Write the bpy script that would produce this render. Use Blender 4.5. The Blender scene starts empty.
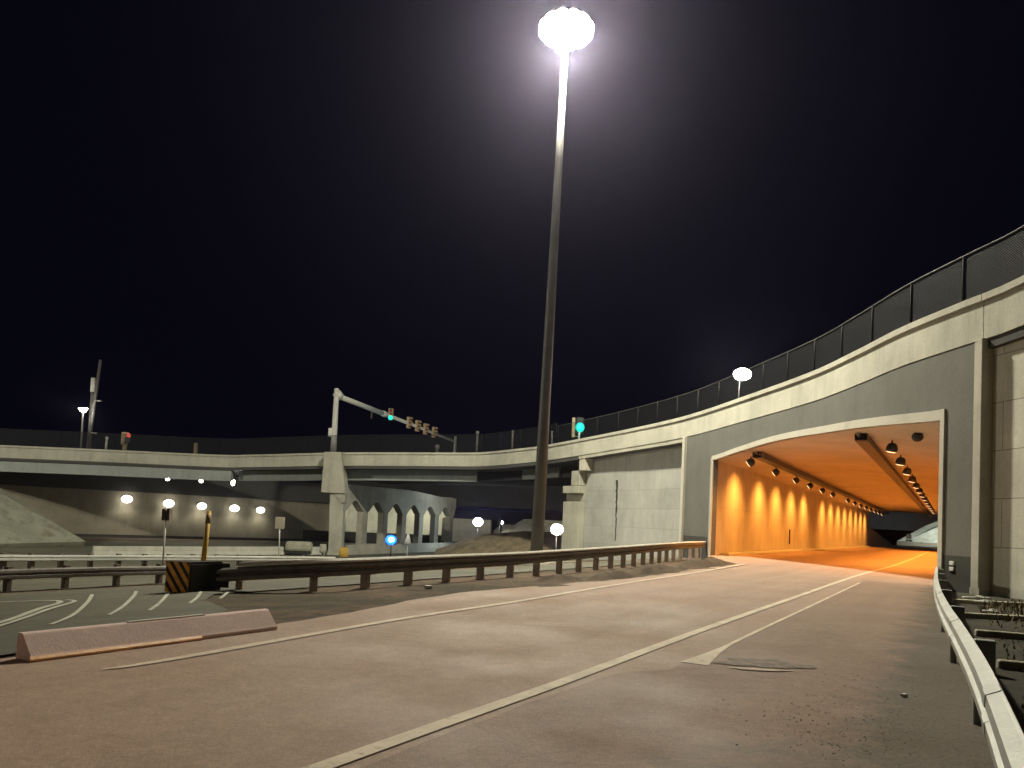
import bpy, bmesh, math, random
from mathutils import Vector, Matrix
random.seed(7)
R = math.radians
sc = bpy.context.scene
COL = sc.collection

# ------------------------------------------------------------------ camera
F, CX, CY, EYE = 769.0, 512.0, 480.0, 1.6
PITCH, ROLL = R(3.0), R(2.8)
M = Matrix.Rotation(R(90) + PITCH, 3, 'X') @ Matrix.Rotation(ROLL, 3, 'Z')
cam = bpy.data.cameras.new('camera'); co = bpy.data.objects.new('camera', cam); COL.objects.link(co)
co.matrix_world = Matrix.Translation((0, 0, EYE)) @ M.to_4x4()
cam.sensor_width = 36; cam.lens = F / 1024 * 36
cam.shift_y = (CY - 384) / 1024
cam.clip_start = .1; cam.clip_end = 6000
sc.camera = co

def ray(px, py): return M @ Vector(((px - CX) / F, -(py - CY) / F, -1))
def at(px, py, Y):                       # image pixel carried along its sight line to distance Y
    d = ray(px, py); t = Y / d.y
    return Vector((0, 0, EYE)) + d * t
def G(px, py, z=0.0):
    d = ray(px, py); return Vector((0, 0, EYE)) + d * ((z - EYE) / d.z)
def proj(p):
    q = M.transposed() @ (Vector(p) - Vector((0, 0, EYE)))
    return (CX + F * q.x / -q.z, CY - F * q.y / -q.z)

_d = ray(953, 542); TH = math.atan2(_d.x, _d.y)
T2 = Vector((math.sin(TH), math.cos(TH), 0)); N2 = Vector((math.cos(TH), -math.sin(TH), 0))
def UW(u, w, z=0.0): v = N2 * u + T2 * w; return Vector((v.x, v.y, z))
def toUW(p): p = Vector((p[0], p[1], 0)); return p.dot(N2), p.dot(T2)
def lerp_tab(tab, x):
    if x <= tab[0][0]: return tab[0][1]
    for (a, b), (c, d) in zip(tab, tab[1:]):
        if x <= c:
            k = (x - a) / (c - a); k = k * k * (3 - 2 * k)
            return b + (d - b) * k
    return tab[-1][1]
HT = [(-60, -3.1), (-44, -2.85), (-34, -2.0), (-23, -1.15), (-16, -.36), (-14, -.26), (-12, -.2), (-8, 0), (4, 0), (5, 0)]
def H(u, w):
    if u <= HT[0][0]: return HT[0][1]
    for (a, b), (c, d) in zip(HT, HT[1:]):
        if u <= c: return b + (d - b) * (u - a) / (c - a)
    return 0.0
def Hxy(x, y): return H(*toUW((x, y)))

# ------------------------------------------------------------------ materials
def nodes(name):
    m = bpy.data.materials.new(name); m.use_nodes = True
    nt = m.node_tree; nt.nodes.clear()
    out = nt.nodes.new('ShaderNodeOutputMaterial'); b = nt.nodes.new('ShaderNodeBsdfPrincipled')
    nt.links.new(b.outputs[0], out.inputs[0])
    return m, nt, b, out
def N(nt, t, **k):
    n = nt.nodes.new(t)
    for a, v in k.items(): setattr(n, a, v)
    return n
def noise(nt, vec, scale, detail=4, rough=.6, stretch=None):
    mp = N(nt, 'ShaderNodeMapping'); nt.links.new(vec, mp.inputs[0])
    mp.inputs['Scale'].default_value = stretch or (1, 1, 1)
    n = N(nt, 'ShaderNodeTexNoise'); n.inputs['Scale'].default_value = scale
    n.inputs['Detail'].default_value = detail; n.inputs['Roughness'].default_value = rough
    nt.links.new(mp.outputs[0], n.inputs['Vector'])
    return n.outputs['Fac']
def rng(nt, val, a, b, c, d):
    m = N(nt, 'ShaderNodeMapRange'); nt.links.new(val, m.inputs[0])
    for i, v in zip((1, 2, 3, 4), (a, b, c, d)): m.inputs[i].default_value = v
    return m.outputs[0]
def mul(nt, a, b):
    m = N(nt, 'ShaderNodeMath', operation='MULTIPLY')
    for i, v in enumerate((a, b)):
        if isinstance(v, (int, float)): m.inputs[i].default_value = v
        else: nt.links.new(v, m.inputs[i])
    return m.outputs[0]
def mixc(nt, fac, a, b, blend='MIX'):
    m = N(nt, 'ShaderNodeMix', data_type='RGBA', blend_type=blend)
    if isinstance(fac, (int, float)): m.inputs[0].default_value = fac
    else: nt.links.new(fac, m.inputs[0])
    for i, v in ((6, a), (7, b)):
        if isinstance(v, (tuple, list)): m.inputs[i].default_value = (*v[:3], 1)
        else: nt.links.new(v, m.inputs[i])
    return m.outputs[2]
def bump(nt, b, h, strength=.3, dist=.02):
    bp = N(nt, 'ShaderNodeBump'); bp.inputs['Strength'].default_value = strength; bp.inputs['Distance'].default_value = dist
    nt.links.new(h, bp.inputs['Height']); nt.links.new(bp.outputs[0], b.inputs['Normal'])
def pos(nt): return N(nt, 'ShaderNodeNewGeometry').outputs['Position']

def surf(name, col, rough=.85, var=.25, big=.4, fine=18, streak=.0, panel=None, metallic=0, dirt=None, bumps=.25, seam=.45):
    """weathered surface: broad blotches, fine grain, optional rain streaks, dirt colour and panel joints"""
    m, nt, b, _ = nodes(name); P = pos(nt)
    f = rng(nt, noise(nt, P, big, 5), .3, .7, 1 - var, 1 + var * .6)
    g = rng(nt, noise(nt, P, fine, 3), .25, .75, 1 - var * .6, 1 + var * .5)
    v = mul(nt, f, g)
    if streak:
        s = rng(nt, noise(nt, P, 1.0, 5, .7, (1.6, 1.6, .16)), .45, .8, 1, 1 - streak * .7)
        v = mul(nt, v, s)
        v = mul(nt, v, rng(nt, noise(nt, P, 1.0, 6, .75, (5, 5, .5)), .5, .78, 1, 1 - streak * .55))
        v = mul(nt, v, rng(nt, noise(nt, P, .9, 7, .7), .52, .74, 1.03, .86))
    c = mixc(nt, 1, col, v, 'MULTIPLY')
    if dirt: c = mixc(nt, rng(nt, noise(nt, P, big * 2.3, 6), .5, .72, 0, .75), c, dirt)
    h = noise(nt, P, fine * 2, 4)
    if panel:
        uv = N(nt, 'ShaderNodeUVMap').outputs[0]
        br = N(nt, 'ShaderNodeTexBrick'); nt.links.new(uv, br.inputs['Vector'])
        br.inputs['Scale'].default_value = 1; br.inputs['Brick Width'].default_value = panel[0]; br.inputs['Row Height'].default_value = panel[1]
        br.inputs['Mortar Size'].default_value = .016; br.inputs['Mortar Smooth'].default_value = .3
        br.inputs['Color1'].default_value = (1, 1, 1, 1); br.inputs['Color2'].default_value = (.86, .87, .86, 1)
        br.inputs['Mortar'].default_value = (seam, seam, seam * .95, 1)
        br.offset = panel[2] if len(panel) > 2 else .5
        c = mixc(nt, 1, c, br.outputs['Color'], 'MULTIPLY')
    nt.links.new(c, b.inputs['Base Color'])
    b.inputs['Roughness'].default_value = rough; b.inputs['Metallic'].default_value = metallic
    if bumps: bump(nt, b, h, bumps)
    return m
def glow(name, col, strength):
    m, nt, b, out = nodes(name); b.inputs['Base Color'].default_value = (*col, 1)
    b.inputs['Emission Color'].default_value = (*col, 1); b.inputs['Emission Strength'].default_value = strength
    return m

CON = (.42, .405, .325)
MAT = {}
MAT['parapet'] = surf('parapet_concrete', (.46, .45, .37), streak=.30, var=.2)
MAT['girder'] = surf('girder_paint', (.30, .33, .31), .6, .15, streak=.25)
MAT['concrete'] = surf('pier_concrete', (.42, .41, .33), var=.22, streak=.3)
MAT['bent'] = surf('arch_concrete', (.36, .35, .285), var=.25, streak=.3)
MAT['panelwall'] = surf('panel_wall_concrete', (.37, .375, .335), var=.16, streak=.18, panel=(3.0, 1.5, .5), seam=.66)
MAT['baywall'] = surf('bay_wall_concrete', (.62, .60, .50), var=.2, streak=.2, panel=(2.0, 1.5, .5), seam=.4)
MAT['portal'] = surf('portal_grey_coating', (.135, .135, .115), .8, .14, streak=.15, fine=9)
MAT['trim'] = surf('portal_trim_concrete', (.50, .48, .40), var=.15, streak=.1)
MAT['lining'] = surf('tunnel_lining', (.62, .58, .5), .6, .14, .35, 10, streak=.4, panel=(6.1, 3.1, 0), seam=.72)
MAT['ceiling'] = surf('tunnel_ceiling_concrete', (.58, .52, .42), .75, .18, .3, 8)
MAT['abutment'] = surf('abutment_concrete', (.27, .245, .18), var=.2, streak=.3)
MAT['slope'] = surf('slope_paving_concrete', (.36, .37, .28), var=.22, dirt=(.16, .15, .09), panel=None)
MAT['barrier'] = surf('barrier_concrete', (.55, .55, .46), var=.2, streak=.3)
MAT['galv'] = surf('galvanized_steel', (.48, .49, .45), .5, .14, 1.5, 20, metallic=.25, streak=.15)
MAT['postpale'] = surf('pale_wood_post', (.38, .31, .25), .9, .35, 3, 20)
MAT['fenceblack'] = surf('black_fence_paint', (.008, .008, .008), .8, .2, 2, 20)
MAT['railgrey'] = surf('dull_fence_rail', (.075, .075, .07), .6, .2, 1.5, 20)
MAT['oldrail'] = surf('weathered_rail_steel', (.175, .165, .148), .65, .2, 2.5, 22, metallic=.2, dirt=(.10, .075, .05))
MAT['darkmetal'] = surf('dark_metal', (.03, .028, .026), .5, .3, 3, 20, bumps=.1)
MAT['post'] = surf('weathered_post', (.13, .10, .075), .9, .4, 3, 20)
MAT['poleM'] = surf('mast_steel', (.15, .145, .135), .55, .15, .8, 20, metallic=.2, streak=.2)
MAT['poleG'] = surf('pole_grey_paint', (.6, .6, .55), .5, .1, 1, 20)
MAT['tan'] = surf('tan_housing', (.45, .34, .2), .6, .15, 2, 20)
MAT['yellow'] = surf('yellow_post_paint', (.58, .36, .06), .6, .2, 2, 20)
MAT['rubber'] = surf('black_rubber', (.022, .021, .018), .75, .35, 2, 15)
MAT['white'] = surf('white_plastic', (.72, .72, .66), .5, .1, 2, 20)
MAT['pinkblock'] = surf('pink_car_trail', (.80, .60, .53), .8, .12, 1.2, 20)  # pale tone of the car trail, put on a solid block
MAT['orangestrip'] = surf('orange_trail_streak', (1, .55, .22), .4, .2, 2.5, 20)  # orange streak of the car trail as plain colour
MAT['orangedark'] = surf('striped_back', (.04, .03, .02), .6, .2)
MAT['farwall'] = surf('far_wall_concrete', (.36, .36, .28), var=.2, streak=.25)
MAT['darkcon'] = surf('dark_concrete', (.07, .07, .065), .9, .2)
MAT['strip'] = surf('ditch_strip_concrete', (.58, .55, .42), .9, .25, 2, 14, dirt=(.2, .18, .12))
MAT['weed'] = surf('dry_weed', (.19, .135, .065), .9, .4, 4, 20, bumps=0)
MAT['rock'] = surf('rubble', (.26, .21, .15), .95, .35, 2, 10)
MAT['dirtmound'] = surf('dirt_mound', (.115, .082, .052), 1, .45, 1.5, 12, bumps=.8)
MAT['lampwhite'] = glow('lit_lamp_white', (1, .95, .84), 60)
MAT['lampdim'] = glow('lit_wall_lamp', (1, .95, .82), 9)
MAT['lampcool'] = glow('lit_lamp_cool', (.78, .92, 1), 60)
MAT['lamppink'] = glow('lit_lamp_warm', (1, .82, .7), 60)
MAT['lampsod'] = glow('lit_lamp_amber', (1, .62, .3), 2)
MAT['green'] = glow('lit_green_lens', (.012, .78, .58), 1.0)
MAT['blue'] = glow('lit_blue_lens', (.01, .13, 1), 2.6)
MAT['redlens'] = surf('unlit_red_lens', (.28, .03, .02), .35, .1, 3, 20)
MAT['redlit'] = glow('lit_red_lens', (.9, .12, .10), .45)

def road_mat(name, col, dark, wet=.0, patch=.35, grit=None):
    m, nt, b, _ = nodes(name); P = pos(nt); uv = N(nt, 'ShaderNodeUVMap').outputs[0]
    big = rng(nt, noise(nt, P, .16, 5), .35, .68, 1 - patch, 1.04)
    spk = mul(nt, rng(nt, noise(nt, P, 95, 2, .8), .3, .72, .62, 1.38), rng(nt, noise(nt, P, 24, 3, .7), .3, .7, .84, 1.14))
    med = rng(nt, noise(nt, P, 5, 5), .3, .7, .88, 1.1)
    trk = rng(nt, noise(nt, uv, 1.0, 4, .6, (1.5, .05, 1)), .36, .68, .90, 1.06)
    v = mul(nt, mul(nt, big, spk), mul(nt, trk, med))
    c = mixc(nt, 1, col, v, 'MULTIPLY')
    c = mixc(nt, rng(nt, noise(nt, P, .75, 6, .62), .58, .80, 0, .28), c, dark)
    # hairline cracks
    vo = N(nt, 'ShaderNodeTexVoronoi', feature='DISTANCE_TO_EDGE'); vo.inputs['Scale'].default_value = .22
    mp = N(nt, 'ShaderNodeMix', data_type='VECTOR'); mp.inputs[0].default_value = .35
    nz = N(nt, 'ShaderNodeTexNoise'); nz.inputs['Scale'].default_value = .9; nz.inputs['Detail'].default_value = 6
    nt.links.new(P, nz.inputs['Vector']); nt.links.new(P, mp.inputs[4]); nt.links.new(nz.outputs['Color'], mp.inputs[5])
    nt.links.new(mp.outputs[1], vo.inputs['Vector'])
    c = mixc(nt, rng(nt, vo.outputs['Distance'], .0, .004, .35, 0), c, dark)
    if grit:   # shade beside the rail painted in, plus a gravel patch on the shoulder
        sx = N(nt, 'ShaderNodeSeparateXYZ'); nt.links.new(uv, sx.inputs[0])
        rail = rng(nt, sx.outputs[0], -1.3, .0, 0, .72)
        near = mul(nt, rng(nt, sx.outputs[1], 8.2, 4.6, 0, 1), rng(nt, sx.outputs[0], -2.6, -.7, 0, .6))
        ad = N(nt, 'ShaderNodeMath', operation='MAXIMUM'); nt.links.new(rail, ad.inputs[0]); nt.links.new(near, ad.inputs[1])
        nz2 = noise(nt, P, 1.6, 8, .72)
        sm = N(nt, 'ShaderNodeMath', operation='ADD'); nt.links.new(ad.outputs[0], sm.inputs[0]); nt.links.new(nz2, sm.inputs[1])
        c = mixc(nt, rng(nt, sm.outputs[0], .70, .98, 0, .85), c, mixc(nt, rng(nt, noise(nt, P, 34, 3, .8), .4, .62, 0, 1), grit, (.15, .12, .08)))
    nt.links.new(c, b.inputs['Base Color'])
    nt.links.new(rng(nt, noise(nt, P, .5, 4), .3, .7, .62, .9), b.inputs['Roughness'])
    bump(nt, b, noise(nt, P, 70, 3, .8), .35, .008)
    return m
MAT['road'] = road_mat('ramp_pavement', (.385, .258, .182), (.28, .188, .13), patch=.07)
MAT['leftroad'] = road_mat('side_road_pavement', (.125, .12, .078), (.06, .055, .04))
def paint_mat(name, col, under, wear):
    m, nt, b, _ = nodes(name); P = pos(nt)
    k = rng(nt, noise(nt, P, 9, 6, .75), wear - .07, wear + .07, 1, 0)
    c = mixc(nt, k, mixc(nt, 1, col, rng(nt, noise(nt, P, 1.5, 4), .3, .7, .75, 1.1), 'MULTIPLY'), under)
    nt.links.new(c, b.inputs['Base Color']); b.inputs['Roughness'].default_value = .75
    bump(nt, b, noise(nt, P, 70, 3, .8), .3, .006)
    return m
MAT['paint'] = paint_mat('worn_road_paint', (.74, .62, .46), (.36, .245, .165), .37)
MAT['paintedge'] = paint_mat('worn_edge_paint', (.70, .56, .42), (.36, .245, .172), .39)
MAT['paintold'] = paint_mat('faded_road_paint', (.60, .47, .34), (.38, .255, .17), .42)
MAT['paintgreen'] = paint_mat('pale_road_paint', (.55, .56, .45), (.13, .125, .09), .38)

MAT['bankdirt'] = surf('bank_dirt', (.25, .20, .12), 1, .5, .5, 5, dirt=(.07, .055, .035), bumps=.8)
MAT['tar'] = paint_mat('tar_stain', (.13, .09, .06), (.245, .165, .108), .47)
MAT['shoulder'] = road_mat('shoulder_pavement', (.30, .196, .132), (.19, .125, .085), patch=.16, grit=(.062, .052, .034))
MAT['verge'] = surf('dark_verge', (.050, .047, .028), 1, .5, .8, 12, bumps=.9, dirt=(.075, .055, .035))
MAT['cap'] = surf('pale_edge_highlight', (.8, .78, .68), .5, .15, 2, 20)  # pale colour stands in for light catching top edges
def ground_mat():
    m, nt, b, _ = nodes('dirt_and_dry_grass'); P = pos(nt)
    n1 = noise(nt, P, .3, 6, .65); n2 = noise(nt, P, 3.2, 6, .7); n3 = noise(nt, P, 26, 4, .75)
    c = mixc(nt, rng(nt, n1, .4, .62, 0, 1), (.085, .072, .044), (.19, .125, .08))
    c = mixc(nt, rng(nt, n2, .48, .66, 0, .8), c, (.055, .044, .028))
    c = mixc(nt, 1, c, rng(nt, n3, .25, .75, .55, 1.45), 'MULTIPLY')
    nt.links.new(c, b.inputs['Base Color']); b.inputs['Roughness'].default_value = 1
    bump(nt, b, n3, .9, .05)
    return m
MAT['ground'] = ground_mat()

def stripe_mat():
    m, nt, b, _ = nodes('orange_black_stripes'); uv = N(nt, 'ShaderNodeUVMap').outputs[0]
    sx = N(nt, 'ShaderNodeSeparateXYZ'); nt.links.new(uv, sx.inputs[0])
    a = N(nt, 'ShaderNodeMath', operation='ADD'); nt.links.new(sx.outputs[0], a.inputs[0]); nt.links.new(mul(nt, sx.outputs[1], .62), a.inputs[1])
    f = N(nt, 'ShaderNodeMath', operation='FRACT'); nt.links.new(mul(nt, a.outputs[0], 3.6), f.inputs[0])
    k = rng(nt, f.outputs[0], .54, .57, 0, 1)
    c = mixc(nt, k, (1, .48, .07), (.012, .011, .01))
    c = mixc(nt, 1, c, rng(nt, noise(nt, pos(nt), 8, 5), .3, .7, .6, 1.1), 'MULTIPLY')
    nt.links.new(c, b.inputs['Base Color']); b.inputs['Roughness'].default_value = .45
    return m
MAT['stripes'] = stripe_mat()

def chain_mat():
    m, nt, b, out = nodes('chain_link_mesh'); uv = N(nt, 'ShaderNodeUVMap').outputs[0]
    sx = N(nt, 'ShaderNodeSeparateXYZ'); nt.links.new(uv, sx.inputs[0])
    ks = []
    for op in ('ADD', 'SUBTRACT'):
        a = N(nt, 'ShaderNodeMath', operation=op); nt.links.new(sx.outputs[0], a.inputs[0]); nt.links.new(sx.outputs[1], a.inputs[1])
        f = N(nt, 'ShaderNodeMath', operation='PINGPONG'); f.inputs[1].default_value = .04; nt.links.new(a.outputs[0], f.inputs[0])
        l = N(nt, 'ShaderNodeMath', operation='LESS_THAN'); l.inputs[1].default_value = .0085; nt.links.new(f.outputs[0], l.inputs[0]); ks.append(l.outputs[0])
    mx = N(nt, 'ShaderNodeMath', operation='MAXIMUM'); nt.links.new(ks[0], mx.inputs[0]); nt.links.new(ks[1], mx.inputs[1])
    b.inputs['Base Color'].default_value = (.006, .007, .007, 1); b.inputs['Roughness'].default_value = .7
    tr = N(nt, 'ShaderNodeBsdfTransparent'); ms = N(nt, 'ShaderNodeMixShader')
    nt.links.new(mx.outputs[0], ms.inputs[0]); nt.links.new(tr.outputs[0], ms.inputs[1]); nt.links.new(b.outputs[0], ms.inputs[2])
    nt.links.new(ms.outputs[0], out.inputs[0])
    return m
MAT['chain'] = chain_mat()

# ------------------------------------------------------------------ mesh helpers
class MB:
    def __init__(self):
        self.bm = bmesh.new(); self.uv = self.bm.loops.layers.uv.new('UVMap')
    def face(self, vs, uvs=None):
        f = self.bm.faces.new([self.bm.verts.new(v) if not isinstance(v, bmesh.types.BMVert) else v for v in vs])
        if uvs:
            for l, q in zip(f.loops, uvs): l[self.uv].uv = q
        return f
    def box(self, c, s, rz=0.0, taper=1.0, bev=0.0, ax=None):
        c = Vector(c); A = ax or (Matrix.Rotation(rz, 3, 'Z'))
        vs = []
        for z in (-.5, .5):
            k = taper if z > 0 else 1
            for x, y in ((-.5, -.5), (.5, -.5), (.5, .5), (-.5, .5)):
                vs.append(self.bm.verts.new(c + A @ Vector((x * s[0] * k, y * s[1] * k, z * s[2]))))
        fs = [self.bm.faces.new([vs[i] for i in q]) for q in ((3, 2, 1, 0), (4, 5, 6, 7), (0, 1, 5, 4), (1, 2, 6, 5), (2, 3, 7, 6), (3, 0, 4, 7))]
        for f in fs:
            for l, q in zip(f.loops, ((0, 0), (s[0], 0), (s[0], s[2]), (0, s[2]))): l[self.uv].uv = q
        if bev:
            es = list({e for f in fs for e in f.edges})
            bmesh.ops.bevel(self.bm, geom=es, offset=bev, segments=2, affect='EDGES', profile=.5)
        return self
    def hull(self, pts8):
        vs = [self.bm.verts.new(p) for p in pts8]
        for q in ((3, 2, 1, 0), (4, 5, 6, 7), (0, 1, 5, 4), (1, 2, 6, 5), (2, 3, 7, 6), (3, 0, 4, 7)): self.bm.faces.new([vs[i] for i in q])
        return self
    def tube(self, pts, rad, n=12, caps=True):
        pts = [Vector(p) for p in pts]; rad = rad if isinstance(rad, (list, tuple)) else [rad] * len(pts)
        rings = []
        for i, p in enumerate(pts):
            d = (pts[min(i + 1, len(pts) - 1)] - pts[max(i - 1, 0)]).normalized()
            a = d.cross(Vector((0, 0, 1)) if abs(d.z) < .9 else Vector((1, 0, 0))).normalized(); b = d.cross(a)
            rings.append([self.bm.verts.new(p + (a * math.cos(2 * math.pi * k / n) + b * math.sin(2 * math.pi * k / n)) * rad[i]) for k in range(n)])
        for r0, r1 in zip(rings, rings[1:]):
            for k in range(n):
                f = self.bm.faces.new((r0[k], r0[(k + 1) % n], r1[(k + 1) % n], r1[k])); f.smooth = True
        if caps: self.bm.faces.new(rings[0][::-1]); self.bm.faces.new(rings[-1])
        return self
    def ball(self, c, r, seg=14, rot=None):
        r = r if isinstance(r, (tuple, list)) else (r, r, r)
        mt = Matrix.Translation(c) @ (rot.to_4x4() if rot else Matrix.Identity(4)) @ Matrix.Diagonal((*r, 1))
        res = bmesh.ops.create_uvsphere(self.bm, u_segments=seg, v_segments=max(6, seg * 2 // 3), radius=1, matrix=mt)
        for v in res['verts']:
            for f in v.link_faces: f.smooth = True
        return self
    def lathe(self, c, prof, n=16, axis=None):
        ax = (axis or Vector((0, 0, 1))).normalized(); a = ax.cross(Vector((0, 1, 0)) if abs(ax.y) < .9 else Vector((1, 0, 0))).normalized(); b = ax.cross(a)
        rings = [[self.bm.verts.new(Vector(c) + ax * z + (a * math.cos(2 * math.pi * k / n) + b * math.sin(2 * math.pi * k / n)) * max(r, 1e-4)) for k in range(n)] for r, z in prof]
        for r0, r1 in zip(rings, rings[1:]):
            for k in range(n):
                f = self.bm.faces.new((r0[k], r0[(k + 1) % n], r1[(k + 1) % n], r1[k])); f.smooth = True
        self.bm.faces.new(rings[0][::-1]); self.bm.faces.new(rings[-1])
        return self
    def sweep(self, path, prof, close=True, caps=True, smooth=False, zoff=None):
        """path: Vectors; prof: (lateral, up) pairs; lateral is to the right of travel"""
        rings = []; s = 0.0; ss = []
        for i, p in enumerate(path):
            d = path[min(i + 1, len(path) - 1)] - path[max(i - 1, 0)]; d.z = 0; d.normalize()
            rt = Vector((d.y, -d.x, 0))
            if i: s += (path[i] - path[i - 1]).length
            ss.append(s)
            rings.append([self.bm.verts.new(p + rt * a + Vector((0, 0, b))) for a, b in prof])
        m = len(prof); acc = [0]
        for (a, b), (c, d) in zip(prof, prof[1:] + prof[:1]): acc.append(acc[-1] + math.hypot(c - a, d - b))
        for i in range(len(rings) - 1):
            for k in range(m if close else m - 1):
                f = self.bm.faces.new((rings[i][k], rings[i][(k + 1) % m], rings[i + 1][(k + 1) % m], rings[i + 1][k]))
                f.smooth = smooth
                for l, q in zip(f.loops, ((ss[i], acc[k]), (ss[i], acc[k + 1]), (ss[i + 1], acc[k + 1]), (ss[i + 1], acc[k]))): l[self.uv].uv = q
        if caps and close: self.bm.faces.new(rings[0][::-1]); self.bm.faces.new(rings[-1])
        return self
    def curtain(self, pts, zb, zt, thick=0.0):
        """vertical sheet with UV = (length, height); with thickness it becomes a closed wall"""
        s = 0.0; n = len(pts); prev = None
        off = []
        for i, p in enumerate(pts):
            d = Vector(pts[min(i + 1, n - 1)]) - Vector(pts[max(i - 1, 0)]); d.z = 0; d.normalize(); off.append(Vector((d.y, -d.x, 0)) * thick)
        for i in range(n):
            p = Vector(pts[i]); a = Vector((p.x, p.y, zb[i])); b = Vector((p.x, p.y, zt[i]))
            if i: s += math.hypot(p.x - pts[i - 1][0], p.y - pts[i - 1][1])
            q = [self.bm.verts.new(v) for v in ((a, b, b + off[i], a + off[i]) if thick else (a, b))]
            if prev:
                o, so = prev
                loop = [(0, 1)] if not thick else [(0, 1), (1, 2), (2, 3), (3, 0)]
                for j, k in loop:
                    f = self.bm.faces.new((o[j], o[k], q[k], q[j]))
                    for l, v in zip(f.loops, (o[j], o[k], q[k], q[j])): l[self.uv].uv = (so if v in o else s, v.co.z)
            elif thick: self.bm.faces.new(q)
            prev = (q, s)
        if thick: self.bm.faces.new(prev[0][::-1])
        return self
    def build(self, name, mat, parent=None, base=None, fix=True):
        if fix: bmesh.ops.recalc_face_normals(self.bm, faces=self.bm.faces)
        o_loc = Vector(base) if base is not None else Vector((0, 0, 0))
        if parent is not None:
            o_loc = Vector((0, 0, 0)); p = parent
            while p is not None: o_loc += p.location; p = p.parent
        for v in self.bm.verts: v.co -= o_loc
        me = bpy.data.meshes.new(name); self.bm.to_mesh(me); self.bm.free()
        me.materials.append(MAT[mat] if isinstance(mat, str) else mat)
        o = bpy.data.objects.new(name, me); COL.objects.link(o)
        if parent is not None: o.parent = parent
        else: o.location = o_loc
        return o
def tag(o, label=None, cat=None, group=None, kind=None):
    for k, v in (('label', label), ('category', cat), ('group', group), ('kind', kind)):
        if v: o[k] = v
    return o
def thing(name, loc, label, cat, group=None):
    o = bpy.data.objects.new(name, None); COL.objects.link(o); o.location = loc; o.empty_display_size = .3
    return tag(o, label, cat, group)
def copy_tree(o, loc, label=None):
    def cp(x, par):
        c = x.copy(); COL.objects.link(c)
        if par: c.parent = par
        for ch in [k for k in COL.objects if k.parent == x]: cp(ch, c)
        return c
    r = cp(o, None); r.location = loc
    if label: r['label'] = label
    return r
def light(name, kind, loc, power, col, parent=None, rad=.2, target=None, spot=None, blend=.6):
    l = bpy.data.lights.new(name, kind); l.energy = power; l.color = col
    if kind in ('POINT', 'SPOT'): l.shadow_soft_size = rad
    if spot: l.spot_size = R(spot); l.spot_blend = blend
    o = bpy.data.objects.new(name, l); COL.objects.link(o)
    loc = Vector(loc)
    if target is not None: o.rotation_euler = (Vector(target) - loc).to_track_quat('-Z', 'Y').to_euler()
    if parent:
        p = parent
        while p is not None: loc = loc - p.location; p = p.parent
        o.parent = parent
    o.location = loc
    return o
def catmull(pts, per=8):
    out = []
    for i in range(len(pts) - 1):
        p0, p1, p2, p3 = pts[max(i - 1, 0)], pts[i], pts[i + 1], pts[min(i + 2, len(pts) - 1)]
        for k in range(per):
            t = k / per
            out.append(.5 * ((2 * p1) + (p2 - p0) * t + (2 * p0 - 5 * p1 + 4 * p2 - p3) * t * t + (3 * p1 - p0 - 3 * p2 + p3) * t ** 3))
    out.append(pts[-1].copy()); return out

# ------------------------------------------------------------------ ground, roads
us = [-2000, -600, -200, -120] + [-80 + 2 * i for i in range(20)] + [-40 + i for i in range(46)] + [8, 14, 25, 60, 200, 700, 2000]
ws = [-400, -120, -50] + [-24 + 1.5 * i for i in range(64)] + [80, 100, 125, 150, 180, 250, 500, 1000, 2500]
m = MB(); grid = []
for w in ws:
    row = []
    for u in us:
        z = H(u, w) - .03
        if -12.2 < u < -8.6 and 9 < w < 44: z += random.uniform(-.02, .06)
        if 1 < u < 14 and -5 < w < 32: z += random.uniform(-.05, .02)
        row.append(m.bm.verts.new(UW(u, w, z)))
    grid.append(row)
for a, b in zip(grid, grid[1:]):
    for k in range(len(us) - 1):
        f = m.bm.faces.new((a[k], a[k + 1], b[k + 1], b[k])); f.smooth = True
tag(m.build('ground', 'ground'), kind='structure')

EDGE = [(-40, -8.1), (7, -8.1), (14.7, -9.5), (19, -9.15), (23.3, -8.75), (28, -9.1), (34, -9.6), (40.6, -10.7), (45, -12), (48, -13.3), (400, -13.4)]
def strip_sheet(name, mat, wl, left, right, z, nu=10, jit=0, kind='structure', hz=False, parent=None):
    m = MB(); prev = None
    for w in wl:
        a, b = left(w), right(w)
        if jit: a += random.uniform(-jit, jit)
        row = []
        for k in range(nu + 1):
            u = a + (b - a) * k / nu
            zz = z + (H(u, w) * (hz(w) if callable(hz) else 1) if hz else 0)
            row.append((m.bm.verts.new(UW(u, w, zz)), (u, w)))
        if prev:
            for k in range(nu):
                q = (prev[k], prev[k + 1], row[k + 1], row[k])
                f = m.bm.faces.new([x[0] for x in q]); f.smooth = True
                for l, x in zip(f.loops, q): l[m.uv].uv = x[1]
        prev = row
    o = m.build(name, mat, parent=parent)
    if kind: tag(o, kind=kind)
    return o
wl = [-30 + .6 * i for i in range(130)] + [50 + 8 * i for i in range(26)]
strip_sheet('ramp_road', 'road', wl, lambda w: lerp_tab(EDGE, w), lambda w: lerp_tab([(-40, .85), (0, .75), (8, .45), (20, .05), (29, -.2), (31, -.5), (400, -.5)], w), 0.008, 26, .06, hz=lambda w: max(0, min(1, (46 - w) / 6)))
strip_sheet('side_road', 'leftroad', [-30 + i for i in range(110)], lambda w: -21.5, lambda w: lerp_tab([(-40, -8.3), (4, -8.3), (8, -9.6), (11, -13.4), (80, -14.2)], w), 0.0, 40, 0, hz=True)
strip_sheet('freeway_road', 'leftroad', [-30 + 3 * i for i in range(90)], lambda w: -85, lambda w: -24.5, 0.0, 60, 0, hz=True)

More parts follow.
